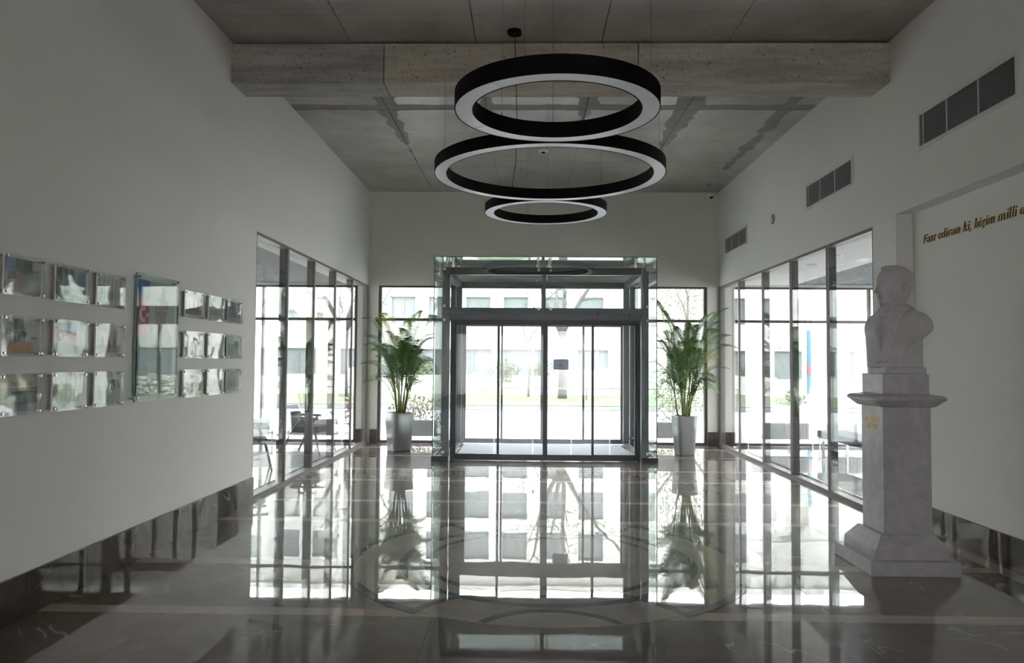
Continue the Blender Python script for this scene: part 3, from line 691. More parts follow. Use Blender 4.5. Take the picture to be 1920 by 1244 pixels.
G = {
 'F': (0.52, [st(.14,0,.70), hz(.04,.50,.685), hz(.17,.36,.36), hz(.04,.27,.012), [(.49,.69,.03),(.49,.56,.015)], [(.36,.44,.02),(.36,.28,.02)]]),
 'ə': (0.43, [arc(.20,.23,.155,.215,155,-180), hz(.05,.34,.22)]),
 'x': (0.46, [[(.07,.45,.1),(.36,.01,.1)], [(.38,.44,.03),(.05,.01,.03)], hz(.01,.16,.45), hz(.30,.44,.45), hz(.0,.12,.01), hz(.30,.45,.01)]),
 'r': (0.38, [st(.12,0,.45), [(.13,.32,.03),(.20,.42,.05),(.28,.45,.08),(.33,.42,.09)], hz(.03,.13,.44), hz(.03,.24,.01)]),
 'e': (0.42, [arc(.21,.23,.155,.215,5,325), hz(.08,.36,.24)]),
 'd': (0.52, [arc(.20,.23,.145,.215,20,340), st(.38,0,.72), hz(.28,.39,.71), hz(.38,.48,.012)]),
 'i': (0.26, [st(.13,0,.44), hz(.03,.13,.44), hz(.04,.24,.01), [(.14,.56,.10),(.14,.66,.10)]]),
 'm': (0.78, [st(.12,0,.45), [(.15,.30,.03),(.22,.42,.05),(.31,.44,.07),(.36,.36,.1),(.37,0,.1)], [(.40,.30,.03),(.47,.42,.05),(.56,.44,.07),(.62,.36,.1),(.63,0,.1)], hz(.02,.12,.44), hz(.03,.2,.01), hz(.30,.44,.01), hz(.56,.73,.01)]),
 'k': (0.52, [st(.13,0,.72), [(.40,.43,.03),(.17,.20,.03)], [(.22,.26,.08),(.32,.13,.1),(.44,.01,.1)], hz(.03,.13,.71), hz(.04,.23,.01), hz(.31,.46,.44)]),
 ',': (0.24, [[(.10,.08,.10),(.13,.02,.10),(.10,-.08,.05),(.05,-.14,.02)]]),
 'b': (0.50, [st(.13,0,.72), arc(.27,.23,.145,.215,-160,160), hz(.03,.13,.71)]),
 'z': (0.44, [hz(.05,.37,.42,.06), [(.37,.42,.04),(.07,.05,.04)], [(.07,.04,.05),(.22,.04,.09),(.34,.0,.09),(.36,-.09,.06),(.28,-.15,.04),(.2,-.13,.05)], [(.05,.44,.02),(.05,.34,.02)]]),
 'l': (0.27, [st(.13,0,.72), hz(.03,.13,.71), hz(.04,.24,.01)]),
 'a': (0.50, [arc(.20,.21,.14,.19,20,340), [(.36,.43,.1),(.36,.08,.1),(.40,.01,.07),(.46,.03,.03)], [(.08,.36,.08),(.14,.43,.05),(.26,.45,.04),(.35,.38,.07)]]),
 ' ': (0.24, []),
 'H': (0.62, [st(.14,0,.70), st(.47,0,.70), hz(.14,.47,.36), hz(.05,.23,.69), hz(.38,.56,.69), hz(.05,.23,.012), hz(.38,.56,.012)]),
 'E': (0.52, [st(.14,0,.70), hz(.05,.44,.685), hz(.14,.36,.36), hz(.05,.46,.015), [(.44,.69,.02),(.44,.57,.02)], [(.46,.0,.02),(.46,.14,.02)], [(.36,.43,.02),(.36,.29,.02)]]),
 'Y': (0.58, [[(.10,.69,.1),(.30,.34,.1)], [(.48,.69,.03),(.30,.34,.03)], st(.30,0,.36), hz(.02,.20,.69), hz(.40,.56,.69), hz(.20,.40,.012)]),
 'D': (0.60, [st(.14,0,.70), arc(.18,.35,.32,.335,-88,88,.11,.035), hz(.05,.2,.685), hz(.05,.2,.015)]),
 'Ə': (0.60, [arc(.29,.35,.23,.34,150,-180,.10,.035), hz(.07,.51,.33)]),
 'R': (0.58, [st(.14,0,.70), arc(.22,.52,.19,.165,-90,90,.09,.035), hz(.05,.22,.685), hz(.14,.24,.355), [(.26,.35,.08),(.46,.01,.09)], hz(.05,.23,.012), hz(.42,.55,.012)]),
 'L': (0.50, [st(.14,0,.70), hz(.05,.46,.015), hz(.05,.23,.69), [(.46,0,.02),(.46,.15,.02)]]),
 'İ': (0.28, [st(.14,0,.70), hz(.05,.23,.69), hz(.05,.23,.012), [(.14,.79,.09),(.14,.87,.09)]]),
 'V': (0.58, [[(.10,.69,.1),(.31,.01,.1)], [(.50,.69,.03),(.31,.01,.03)], hz(.02,.20,.69), hz(.42,.57,.69)]),
}
def lettering(text, parent, origin, udir, wdir, ndir, size, hscale, depth, shear, mats):
    """udir = reading direction, wdir = up, ndir = out of the wall"""
    u, w, n = Vector(udir), Vector(wdir), Vector(ndir); x0 = 0.0
    for ch in text:
        adv, strokes = G[ch]
        if strokes:
            b = MB()
            for q, s_ in enumerate(strokes):
                vs, fs, mi = ribbon(s_)
                vv = [Vector(origin)+u*((x0+p[0]+shear*p[1])*size*hscale)+w*(p[1]*size)+n*(depth*(p[2])*(1+0.004*q)) for p in vs]
                o = len(b.v); b.v += [tuple(p) for p in vv]; b.f += [tuple(o+i for i in f) for f in fs]; b.m += mi
            b.build('letter', mats, parent)
        x0 += adv
    return x0*size*hscale
txt = 'Fəxr edirəm ki, bizim milli al'
tw = sum(G[c][0] for c in txt)
wt = thing('wall_inscription', 'slanted brass lettering "Fəxr edirəm ki, bizim milli al" in the recessed wall', 'lettering', (X_NICHE, 6.45, 2.70))
size = 0.115
lettering(txt, wt, (X_NICHE, 7.19, 2.700), (0,-1,0), (0,0,1), (-1,0,0), size, 1.50/(tw*size), 0.008, 0.26, [M['gold'], M['gold_side']])

# ------------------------------------------------------------------ pedestal and bust
PCX, PCY = 2.87, 5.94
pd = thing('marble_pedestal', 'tall white marble pedestal with a moulded cap and gilt lettering', 'pedestal', (PCX, PCY, 0))
MB().frus(2.849, 5.94, 0, 0.105, 0.325, 0.33, 0.325, 0.33).build('plinth', M['white_marble'], pd, bevel=0.004)
pb = MB(); pb.frus(2.855, 5.94, 0.105, 0.175, 0.275, 0.275, 0.275, 0.275); pb.frus(2.858, 5.94, 0.175, 0.275, 0.275, 0.275, 0.200, 0.200)
pb.build('stepped_base', M['white_marble'], pd, bevel=0.003)
MB().frus(PCX, PCY, 0.275, 1.235, 0.18, 0.18, 0.18, 0.18).build('shaft', M['white_marble'], pd, bevel=0.002)
# cap: profile swept round a square
prof = [(0.18, 1.225), (0.195, 1.228), (0.205, 1.232), (0.245, 1.272), (0.256, 1.278), (0.262, 1.290), (0.258, 1.304), (0.245, 1.314), (0.185, 1.324), (0.185, 1.326)]
cb = MB(); vs = [(PCX+sx*h, PCY+sy*h, z) for h, z in prof for sx, sy in ((-1,-1),(1,-1),(1,1),(-1,1))]
fs = [(4*i+k, 4*i+(k+1)%4, 4*i+4+(k+1)%4, 4*i+4+k) for i in range(len(prof)-1) for k in range(4)]+[(3,2,1,0), tuple(4*(len(prof)-1)+k for k in range(4))]
cb.add(vs, fs).build('moulded_cap', M['white_marble'], pd)
MB().frus(PCX, PCY, 1.326, 1.478, 0.175, 0.175, 0.175, 0.175).build('top_block', M['white_marble'], pd, bevel=0.003)
ins = bpy.data.objects.new('inscription', None); COL.objects.link(ins); ins.parent = pd
def lw(s): return sum(G[c][0] for c in s)
xf = PCX-0.18
for line, z in (('HEYDƏR', 1.105), ('ƏLİYEV', 1.045)):
    sz = 0.060; hs = 0.235/(lw('HEYDƏR')*sz); wd = lw(line)*sz*hs
    lettering(line, ins, (xf, PCY+wd/2, z), (0,-1,0), (0,0,1), (-1,0,0), sz, hs, 0.0025, 0.0, [M['gold'], M['gold']])

def surface_nets(fn, lo, hi, h):
    nx, ny, nz = [int(math.ceil((hi[i]-lo[i])/h))+1 for i in range(3)]
    X, Y, Z = np.meshgrid(*[lo[i]+h*np.arange(n) for i, n in enumerate((nx, ny, nz))], indexing='ij')
    D = fn(X, Y, Z); ins_ = D < 0
    c = np.zeros((nx-1, ny-1, nz-1), int)
    corners = [(i, j, k) for i in (0,1) for j in (0,1) for k in (0,1)]
    for i, j, k in corners: c += ins_[i:nx-1+i, j:ny-1+j, k:nz-1+k]
    act = (c > 0) & (c < 8); idx = -np.ones(act.shape, int); idx[act] = np.arange(act.sum())
    I, J, K = np.nonzero(act); acc = np.zeros((len(I), 3)); cnt = np.zeros(len(I))
    for a in corners:
        for ax in range(3):
            if a[ax]: continue
            b_ = list(a); b_[ax] = 1
            d0 = D[I+a[0], J+a[1], K+a[2]]; d1 = D[I+b_[0], J+b_[1], K+b_[2]]
            s = (d0 < 0) != (d1 < 0); t_ = np.where(s, d0/(d0-d1+1e-12), 0)
            p = np.array(a, float)[None, :].repeat(len(I), 0); p[:, ax] += t_
            acc[s] += p[s]; cnt[s] += 1
    V = np.array(lo)+h*(np.stack([I, J, K], 1)+acc/cnt[:, None])
    Fs = []
    for ax in range(3):
        o1, o2 = [(1,2),(2,0),(0,1)][ax]
        sl0 = [slice(None)]*3; sl1 = [slice(None)]*3; sl0[ax] = slice(0, -1); sl1[ax] = slice(1, None)
        ch = ins_[tuple(sl0)] != ins_[tuple(sl1)]; sgn = ins_[tuple(sl0)]
        E = np.array(np.nonzero(ch)).T
        ok = (E[:, o1] > 0) & (E[:, o2] > 0) & (E[:, o1] < D.shape[o1]-1) & (E[:, o2] < D.shape[o2]-1) & (E[:, ax] < D.shape[ax]-1); E = E[ok]
        q = []
        for da, db in ((0,0),(1,0),(1,1),(0,1)):
            e = E.copy(); e[:, o1] -= da; e[:, o2] -= db; q.append(idx[e[:,0], e[:,1], e[:,2]])
        q = np.stack(q, 1); s = sgn[E[:,0], E[:,1], E[:,2]]
        q[~s] = q[~s][:, ::-1]; Fs.append(q)
    return V, np.concatenate(Fs)
def sminf(a, b, k): 
    h = np.clip(0.5+0.5*(b-a)/k, 0, 1); return b*(1-h)+a*h-k*h*(1-h)
def smaxf(a, b, k): return -sminf(-a, -b, k)
BX, BY, BZ = 2.880, 5.93, 1.525            # bust datum (bottom of the chest)
HH = 0.318
HC = np.array([2.862, 5.95, 2.008])            # chin level axis of the head
def bust_sdf(X, Y, Z):
    ha = math.radians(8); hc, hs = math.cos(ha), math.sin(ha)
    gx, gy = (X-HC[0])/HH, (Y-HC[1])/HH
    f = -(gx*hc+gy*hs); l = (gx*hs-gy*hc); u = (Z-HC[2])/HH
    al = np.abs(l)
    def ell(cf, cl, cu, rf, rl, ru, L=l):
        q = np.sqrt(((f-cf)/rf)**2+((L-cl)/rl)**2+((u-cu)/ru)**2); return (q-1)*min(rf, rl, ru)
    def cap(a, b, r0, r1, L=l):
        a = np.array(a); b = np.array(b); d = b-a; t = np.clip(((f-a[0])*d[0]+(L-a[1])*d[1]+(u-a[2])*d[2])/(d@d), 0, 1)
        return np.sqrt((f-a[0]-t*d[0])**2+(L-a[1]-t*d[1])**2+(u-a[2]-t*d[2])**2)-(r0+(r1-r0)*t)
    h = ell(-0.095, 0, 0.635, 0.430, 0.300, 0.345)
    h = sminf(h, ell(0.10, 0, 0.50, 0.235, 0.235, 0.40), 0.10)
    h = sminf(h, ell(0.085, 0, 0.21, 0.235, 0.215, 0.185), 0.08)
    h = sminf(h, cap((0.275, 0.0, 0.07), (0.26, 0.045, 0.075), 0.065, 0.05, al), 0.06)
    h = sminf(h, cap((0.12, 0.175, 0.15), (-0.10, 0.225, 0.36), 0.055, 0.05, al), 0.10)
    h = sminf(h, ell(-0.22, 0, 0.36, 0.24, 0.22, 0.24), 0.10)                    # nape
    h = sminf(h, ell(0.22, 0.140, 0.33, 0.085, 0.080, 0.10, al), 0.06)        # cheeks
    h = sminf(h, cap((0.300, 0.03, 0.585), (0.205, 0.185, 0.575), 0.046, 0.032, al), 0.04)   # brow
    h = smaxf(h, -(ell(0.375, 0.110, 0.515, 0.105, 0.080, 0.048, al)), 0.025)      # sockets
    h = sminf(h, ell(0.262, 0.110, 0.500, 0.050, 0.055, 0.034, al), 0.008)    # lids
    h = smaxf(h, -cap((0.325, 0.075, 0.500), (0.290, 0.155, 0.498), 0.007, 0.007, al), 0.004)
    nose = cap((0.315, 0, 0.555), (0.425, 0, 0.350), 0.028, 0.044)
    nose = sminf(nose, ell(0.385, 0.045, 0.328, 0.045, 0.032, 0.030, al), 0.02)
    h = sminf(h, nose, 0.026)
    h = smaxf(h, -cap((0.33, 0.10, 0.32), (0.30, 0.125, 0.22), 0.012, 0.012, al), 0.018)
    h = sminf(h, ell(0.330, 0, 0.238, 0.048, 0.085, 0.018), 0.012)
    h = sminf(h, ell(0.326, 0, 0.190, 0.046, 0.072, 0.022), 0.012)
    h = smaxf(h, -ell(0.385, 0, 0.214, 0.040, 0.095, 0.0075), 0.005)
    h = smaxf(h, -ell(0.365, 0, 0.138, 0.045, 0.08, 0.022), 0.02)
    er = ell(-0.150, 0.300, 0.43, 0.075, 0.045, 0.125, al)
    er = smaxf(er, -ell(-0.130, 0.350, 0.445, 0.045, 0.035, 0.080, al), 0.006)
    er = sminf(er, ell(-0.165, 0.275, 0.43, 0.05, 0.04, 0.105, al), 0.008)
    h = sminf(h, er, 0.008)
    hr = ell(-0.100, 0, 0.645, 0.447, 0.320, 0.362)
    hr = smaxf(hr, (0.56+0.85*f)-u, 0.012)
    hr = smaxf(hr, f-0.285, 0.02)
    hr = smaxf(hr, -ell(-0.13, 0.33, 0.42, 0.12, 0.12, 0.16, al), 0.006)
    hr = hr+0.0055*np.sin(34*al+9*f+3*u)*np.clip(u-0.3, 0, 1)
    h = sminf(h, hr, 0.008)
    crest = ell(0.00, -0.03, 0.940, 0.24, 0.20, 0.065)+0.004*np.sin(40*l); h = sminf(h, crest, 0.03)
    nk = cap((-0.10, 0, 0.20), (-0.17, 0, -0.30), 0.225, 0.255)
    h = sminf(h, nk, 0.07)
    h = h*HH
    a = math.radians(22); cf, sf = math.cos(a), math.sin(a)
    dx, dy = X-BX, Y-BY
    tf = -(dx*cf+dy*sf); tl = (dx*sf-dy*cf); tu = Z-BZ; atl = np.where(tl < 0, -tl*1.16, tl)
    def capt(a_, b_, r, L=tl):
        a_ = np.array(a_); b_ = np.array(b_); d = b_-a_; tt = np.clip(((tf-a_[0])*d[0]+(L-a_[1])*d[1]+(tu-a_[2])*d[2])/(d@d), 0, 1)
        return np.sqrt((tf-a_[0]-tt*d[0])**2+(L-a_[1]-tt*d[1])**2+(tu-a_[2]-tt*d[2])**2)-r
    def ellt(cf_, cl_, cu_, rf, rl, ru, L=atl):
        return (np.sqrt(((tf-cf_)/rf)**2+((L-cl_)/rl)**2+((tu-cu_)/ru)**2)-1)*min(rf, rl, ru)
    zz = [-0.02, 0.0, 0.06, 0.12, 0.18, 0.24, 0.29, 0.33, 0.37, 0.40, 0.43, 0.47, 0.52]
    ww = [0.168, 0.169, 0.175, 0.184, 0.198, 0.212, 0.222, 0.228, 0.222, 0.200, 0.165, 0.120, 0.10]
    D1 = [0.150, 0.151, 0.152, 0.152, 0.153, 0.150, 0.150, 0.144, 0.132, 0.118, 0.100, 0.085, 0.08]   # front
    D0 = [-0.06, -0.06, -0.065, -0.07, -0.070, -0.100, -0.118, -0.125, -0.125, -0.120, -0.110, -0.10, -0.09]   # back
    W = np.interp(tu, zz, ww); fr1 = np.interp(tu, zz, D1); bk = np.interp(tu, zz, D0); fc = (fr1+bk)/2; Dp = (fr1-bk)/2
    pe = np.interp(tu, [0.0, 0.16, 0.32, 0.40], [6.0, 4.0, 2.8, 2.4])
    q = (np.abs(tl)/W)**pe+(np.abs(tf-fc)/Dp)**pe
    t = (q**(1/pe)-1)*np.minimum(W, Dp)*0.8
    # shoulders and arm stumps, cut off below in a sweeping curve
    arm = ellt(-0.005, 0.195, 0.300, 0.102, 0.098, 0.115)
    arm = sminf(arm, capt((0.0, 0.07, 0.375), (-0.005, 0.205, 0.325), 0.074, atl), 0.05)
    t = sminf(t, arm, 0.035)
    t = smaxf(t, atl-0.288, 0.02)
    t = smaxf(t, -ellt(0.02, 0.33, 0.07, 0.20, 0.125, 0.120, tl), 0.012)
    xx = X-2.835; zc = 1.615+0.21*np.power(np.clip(xx/0.24, 0, 2), 0.75)
    t = smaxf(t, np.minimum(xx, (zc-Z)*0.75), 0.005)
    t = smaxf(t, -tu, 0.003); t = smaxf(t, tu-0.49, 0.03)
    surf = t.copy()
    # jacket opening, shirt and tie, lapels, collar
    op = capt((0.115, 0.0, 0.43), (0.155, 0.0, 0.16), 0.030)
    t = smaxf(t, -smaxf(op, -surf-0.012, 0.002), 0.003)
    t = sminf(t, capt((0.082, 0.0, 0.42), (0.125, 0.0, 0.18), 0.020), 0.004)
    t = sminf(t, capt((0.095, 0.0, 0.43), (0.105, 0.0, 0.405), 0.024), 0.006)
    lap = np.minimum(capt((0.045, 0.100, 0.450), (0.140, 0.095, 0.28), 0.046, atl), capt((0.140, 0.095, 0.28), (0.150, 0.030, 0.08), 0.042, atl))
    t = sminf(t, smaxf(lap, surf-0.0075, 0.002), 0.002)
    t = smaxf(t, -smaxf(capt((0.10, 0.150, 0.300), (0.17, 0.080, 0.282), 0.005, tl), -surf-0.02, 0.002), 0.002)
    col = np.minimum(capt((-0.05, 0.080, 0.455), (0.045, 0.088, 0.455), 0.022, atl), capt((0.045, 0.088, 0.455), (0.108, 0.020, 0.415), 0.016, atl))
    t = sminf(t, col, 0.010)
    t = sminf(t, capt((0.142, 0.110, 0.262), (0.149, 0.110, 0.262), 0.011, tl), 0.002)
    allb = sminf(h, t, 0.02)
    qx, qy, qz = np.abs(X-2.945)-0.097, np.abs(Y-5.95)-0.115, np.abs(Z-1.63)-0.13
    allb = sminf(allb, np.maximum(np.maximum(qx, qy), qz), 0.012)
    qx, qy, qz = np.abs(X-2.890)-0.152, np.abs(Y-5.94)-0.150, np.abs(Z-1.503)-0.0245
    return np.minimum(allb, np.maximum(np.maximum(qx, qy), qz))
V, Fq = surface_nets(bust_sdf, (2.56, 5.55, 1.470), (3.28, 6.34, 2.36), 0.0046)
me = bpy.data.meshes.new('bust'); me.from_pydata(V.tolist(), [], Fq.tolist()); me.materials.append(M['statue'])
me.polygons.foreach_set('use_smooth', [True]*len(me.polygons)); me.update()
bust = bpy.data.objects.new('marble_bust', me); COL.objects.link(bust)
tag(bust, 'white marble bust of a man in a suit, in profile on the pedestal', 'bust')

# ------------------------------------------------------------------ photo panels on the left wall
GX, GY = np.meshgrid(np.linspace(0, 1, 57), np.linspace(0, 1, 41), indexing='ij')
def paint_mat():
    t = NT('printed_photo'); a = t.node('Attribute', attribute_name='ink'); t.bsdf(Base_Color=a.outputs['Color'], Roughness=0.45); return t.mat
M['print'] = paint_mat()
def blob(img, cx, cy, rx, ry, col, p=2):
    m_ = (np.abs((GX-cx)/rx)**p+np.abs((GY-cy)/ry)**p) < 1; img[m_] = col
def person(img, x, y, s, suit, skin=(0.35, 0.22, 0.17)):
    blob(img, x, y, 0.055*s, 0.22*s, suit, 4); blob(img, x, y+0.27*s, 0.028*s, 0.055*s, skin); blob(img, x, y+0.31*s, 0.03*s, 0.03*s, (0.03, 0.025, 0.02))
def art(kind, r):
    img = np.zeros(GX.shape+(3,)); c = lambda *a: np.array(a)
    if kind == 'outdoor':
        img[:] = c(.30,.31,.30); img[GY > 0.6] = c(.10,.17,.33); blob(img, .55, .85, .28, .32, c(.02,.035,.02)); blob(img, .88, .8, .14, .2, c(.38,.38,.36), 6)
        img[GY < 0.28] = c(.26,.25,.24)
        for x, s, col in ((.14,1.0,(.03,.035,.05)),(.25,1.1,(.04,.04,.05)),(.38,.8,(.28,.12,.15)),(.5,1.0,(.22,.23,.24)),(.64,1.0,(.30,.30,.29)),(.78,.95,(.25,.26,.25)),(.9,1.0,(.2,.21,.2))): person(img, x, .38, s, c(*col))
    elif kind == 'trees':
        img[:] = c(.22,.22,.23)
        for x in (.12,.32,.5): blob(img, x, .75, .07, .3, c(.015,.035,.02))
        blob(img, .85, .72, .12, .25, c(.04,.06,.14), 6)
        for x in np.linspace(.08,.95,9): person(img, x, .34+.03*r.rand(), .75, c(.05,.05,.07)*(1+r.rand()))
    elif kind == 'meeting':
        img[:] = c(.36,.34,.36); blob(img, .43, .8, .13, .22, c(.06,.05,.05), 8)
        m_ = (GY < .34) & (GX > .12) & (GX < .9-(GY)*.3); img[m_] = c(.42,.16,.09)
        for x in (.33,.42,.5,.57): person(img, x, .47, .8, c(.03,.03,.04))
        for x in (.1,.18): person(img, x, .42, .8, c(.08,.10,.16))
        blob(img, .85, .45, .1, .04, c(.05,.05,.06))
    elif kind == 'flag':
        img[:] = c(.42,.43,.45); t_ = GY+0.25*GX
        fl = GX < .72
        img[fl & (t_ > .80)] = c(.03,.10,.36); img[fl & (t_ <= .80) & (t_ > .42)] = c(.45,.03,.05); img[fl & (t_ <= .42)] = c(.02,.20,.10)
        m_ = (((GX-.24)/.11)**2+((GY-.55)/.15)**2 < 1) & ~(((GX-.275)/.09)**2+((GY-.55)/.12)**2 < 1); img[m_] = c(.8,.75,.75)
        blob(img, .37, .55, .035, .05, c(.8,.75,.75), 1)
    elif kind == 'group':
        img[:] = c(.45,.36,.26); img[GY < .42] = c(.28,.29,.30)
        blob(img, .55, .8, .3, .06, c(.30,.14,.06), 8)
        for x in np.linspace(.1,.95,13): person(img, x+.01*r.rand(), .40, .85, c(.03,.035,.05)*(1+1.2*r.rand()))
    elif kind == 'portrait':
        img[:] = c(.42,.40,.38); img[:, :] = c(.42,.40,.38)
        img[GX < .30] = c(.40,.03,.05); img[(GX < .26) & (GY > .83)] = c(.04,.12,.36); img[(GX < .34) & (GY < .52)] = c(.015,.03,.035)
        blob(img, .14, .70, .10, .06, c(.7,.66,.66)); blob(img, .17, .705, .08, .045, c(.40,.03,.05)); blob(img, .25, .70, .03, .02, c(.7,.66,.66), 1)
        blob(img, .62, .80, .19, .06, c(.14,.13,.12)); blob(img, .62, .715, .175, .115, c(.34,.26,.21)); blob(img, .62, .30, .34, .32, c(.12,.14,.16), 3)
        blob(img, .62, .47, .06, .12, c(.6,.6,.6), 1)
        blob(img, .55, .725, .04, .010, c(.20,.14,.11)); blob(img, .69, .725, .04, .010, c(.20,.14,.11)); blob(img, .62, .69, .02, .03, c(.28,.18,.14)); blob(img, .62, .635, .05, .008, c(.22,.10,.09))
    elif kind == 'hall':
        img[:] = c(.40,.41,.40); img[GY > .7] = c(.5,.5,.48)
        for x in np.linspace(.1,.9,6): blob(img, x, .75, .02, .25, c(.25,.27,.26), 6)
        for x in np.linspace(.15,.85,6): person(img, x, .32, .7, c(.10,.11,.13)*(1+r.rand()))
    elif kind == 'green':
        img[:] = c(.34,.40,.31); img[GY > .66] = c(.55,.58,.58); blob(img, .75, .62, .25, .2, c(.10,.17,.07))
        for x in np.linspace(.2,.8,4): person(img, x, .34, .8, c(.16,.16,.18)*(1+r.rand()))
    elif kind == 'room':
        img[:] = c(.47,.45,.43); blob(img, .5, .2, .45, .14, c(.22,.15,.11), 6); blob(img, .3, .68, .14, .14, c(.62,.65,.66), 8); blob(img, .75, .6, .1, .28, c(.3,.3,.33), 6)
        for x in (.25,.5,.72): person(img, x, .38, .8, c(.06,.06,.08))
    img *= 1.35*(0.92+0.16*r.rand(*GX.shape))[..., None]
    return np.clip(img, 0, 1)
def photo_panel(y0, y1, z0, z1, kind, label, group, seed, big=False):
    t = thing('photo_panel' if not big else 'portrait_panel', label, 'picture', (XL, (y0+y1)/2, z0), 0, group)
    r = np.random.RandomState(seed)
    xw = XL+0.030
    tilt = r.uniform(-0.004, 0.004)
    th = 0.010 if not big else 0.014
    mb_ = MB(); vs = [(xw,y0,z0),(xw+th,y0,z0),(xw+th,y1,z0),(xw,y1,z0),(xw,y0,z1),(xw+th,y0,z1),(xw+th,y1,z1),(xw,y1,z1)]
    mb_.v = vs
    for f, mi in (((0,3,2,1),1),((4,5,6,7),1),((0,1,5,4),1),((1,2,6,5),0),((2,3,7,6),1),((3,0,4,7),0)): mb_.f.append(f); mb_.m.append(mi)
    mb_.build('acrylic_sheet', [M['acrylic_big'] if big else M['acrylic_%d' % (seed % 3)], M['edge_pale'] if big else M['white_edge']], t)
    mg = 0.022 if not big else 0.045
    pr = MB(); n0, n1 = GX.shape
    img = art(kind, r)
    ya, yb, za, zb = y0+mg, y1-mg, z0+mg, z1-mg
    vs = [(xw-0.0015, ya+(yb-ya)*GX[i, j], za+(zb-za)*GY[i, j]) for i in range(n0) for j in range(n1)]
    fs = [(i*n1+j, (i+1)*n1+j, (i+1)*n1+j+1, i*n1+j+1) for i in range(n0-1) for j in range(n1-1)]
    k = len(vs); vs += [(xw-0.004, ya, za), (xw-0.004, yb, za), (xw-0.004, yb, zb), (xw-0.004, ya, zb)]; fs.append((k, k+3, k+2, k+1))
    pr.add(vs, fs); o = pr.build('photo_print', M['print'], t)
    ca = o.data.color_attributes.new('ink', 'FLOAT_COLOR', 'POINT')
    arr = np.ones((len(vs), 4)); arr[:n0*n1, :3] = img.reshape(-1, 3); arr[n0*n1:, :3] = 0.5
    ca.data.foreach_set('color', arr.ravel())
    q = 0.018 if not big else 0.030
    for yy_ in (y0+q, y1-q):
        for zz_ in (z0+q, z1-q):
            MB().tube((XL, yy_, zz_), (xw-0.0005, yy_, zz_), 0.0085, n=12).tube((xw+th, yy_, zz_), (xw+th+0.010, yy_, zz_), 0.0095, 0.0085, n=12).build('standoff', M['chrome'], t)
for q in range(3): M['acrylic_%d' % q] = thin_glass('acrylic_sheet_%d' % q, (0.97, 0.98, 0.975), 0.075, wob=(0.0016, 0.0035, 0.0055)[q], wscale=(3.5, 5.0, 4.2)[q])
M['acrylic_big'] = thin_glass('thick_glass_sheet', (0.93, 0.965, 0.955), 0.05, wob=0.0012, wscale=2.0)
cols = [(4.20, 4.565), (4.67, 5.035), (5.127, 5.497)]
colsr = [(6.465, 6.865), (6.955, 7.335), (7.405, 7.775)]
rowsz = [(1.918, 2.158), (1.562, 1.802), (1.214, 1.462)]
rn = ['top', 'middle', 'bottom']
KL = [['outdoor', 'trees', 'hall'], ['meeting', 'flag', 'room'], ['group', 'hall', 'green']]
KR = [['room', 'hall', 'trees'], ['green', 'hall', 'green'], ['green', 'room', 'hall']]
desc = {'outdoor': 'a crowd under a blue sky', 'trees': 'people before dark trees', 'hall': 'a pale hall', 'meeting': 'men behind an orange table', 'flag': 'a blue, red and green flag', 'room': 'figures in a room', 'group': 'a row of men in dark suits', 'green': 'people among greenery'}
cn = ['leftmost', 'second', 'third']
for i, (z0, z1) in enumerate(rowsz):
    for j, (y0, y1) in enumerate(cols):
        photo_panel(y0, y1, z0, z1, KL[i][j], 'photo panel of %s, %s row, %s left of portrait' % (desc[KL[i][j]], rn[i], ['third', 'second', 'first'][j]), 'photo panels to the left of the portrait', 10+3*i+j)
    for j, (y0, y1) in enumerate(colsr):
        photo_panel(y0, y1, z0, z1, KR[i][j], 'glossy photo panel, %s row, %s to the right of the tall portrait' % (rn[i], ['first', 'second', 'third'][j]), 'photo panels to the right of the portrait', 40+3*i+j)
photo_panel(5.655, 6.335, 1.222, 2.215, 'portrait', 'tall green edged glass panel with a portrait beside a flag', None, 77, big=True)

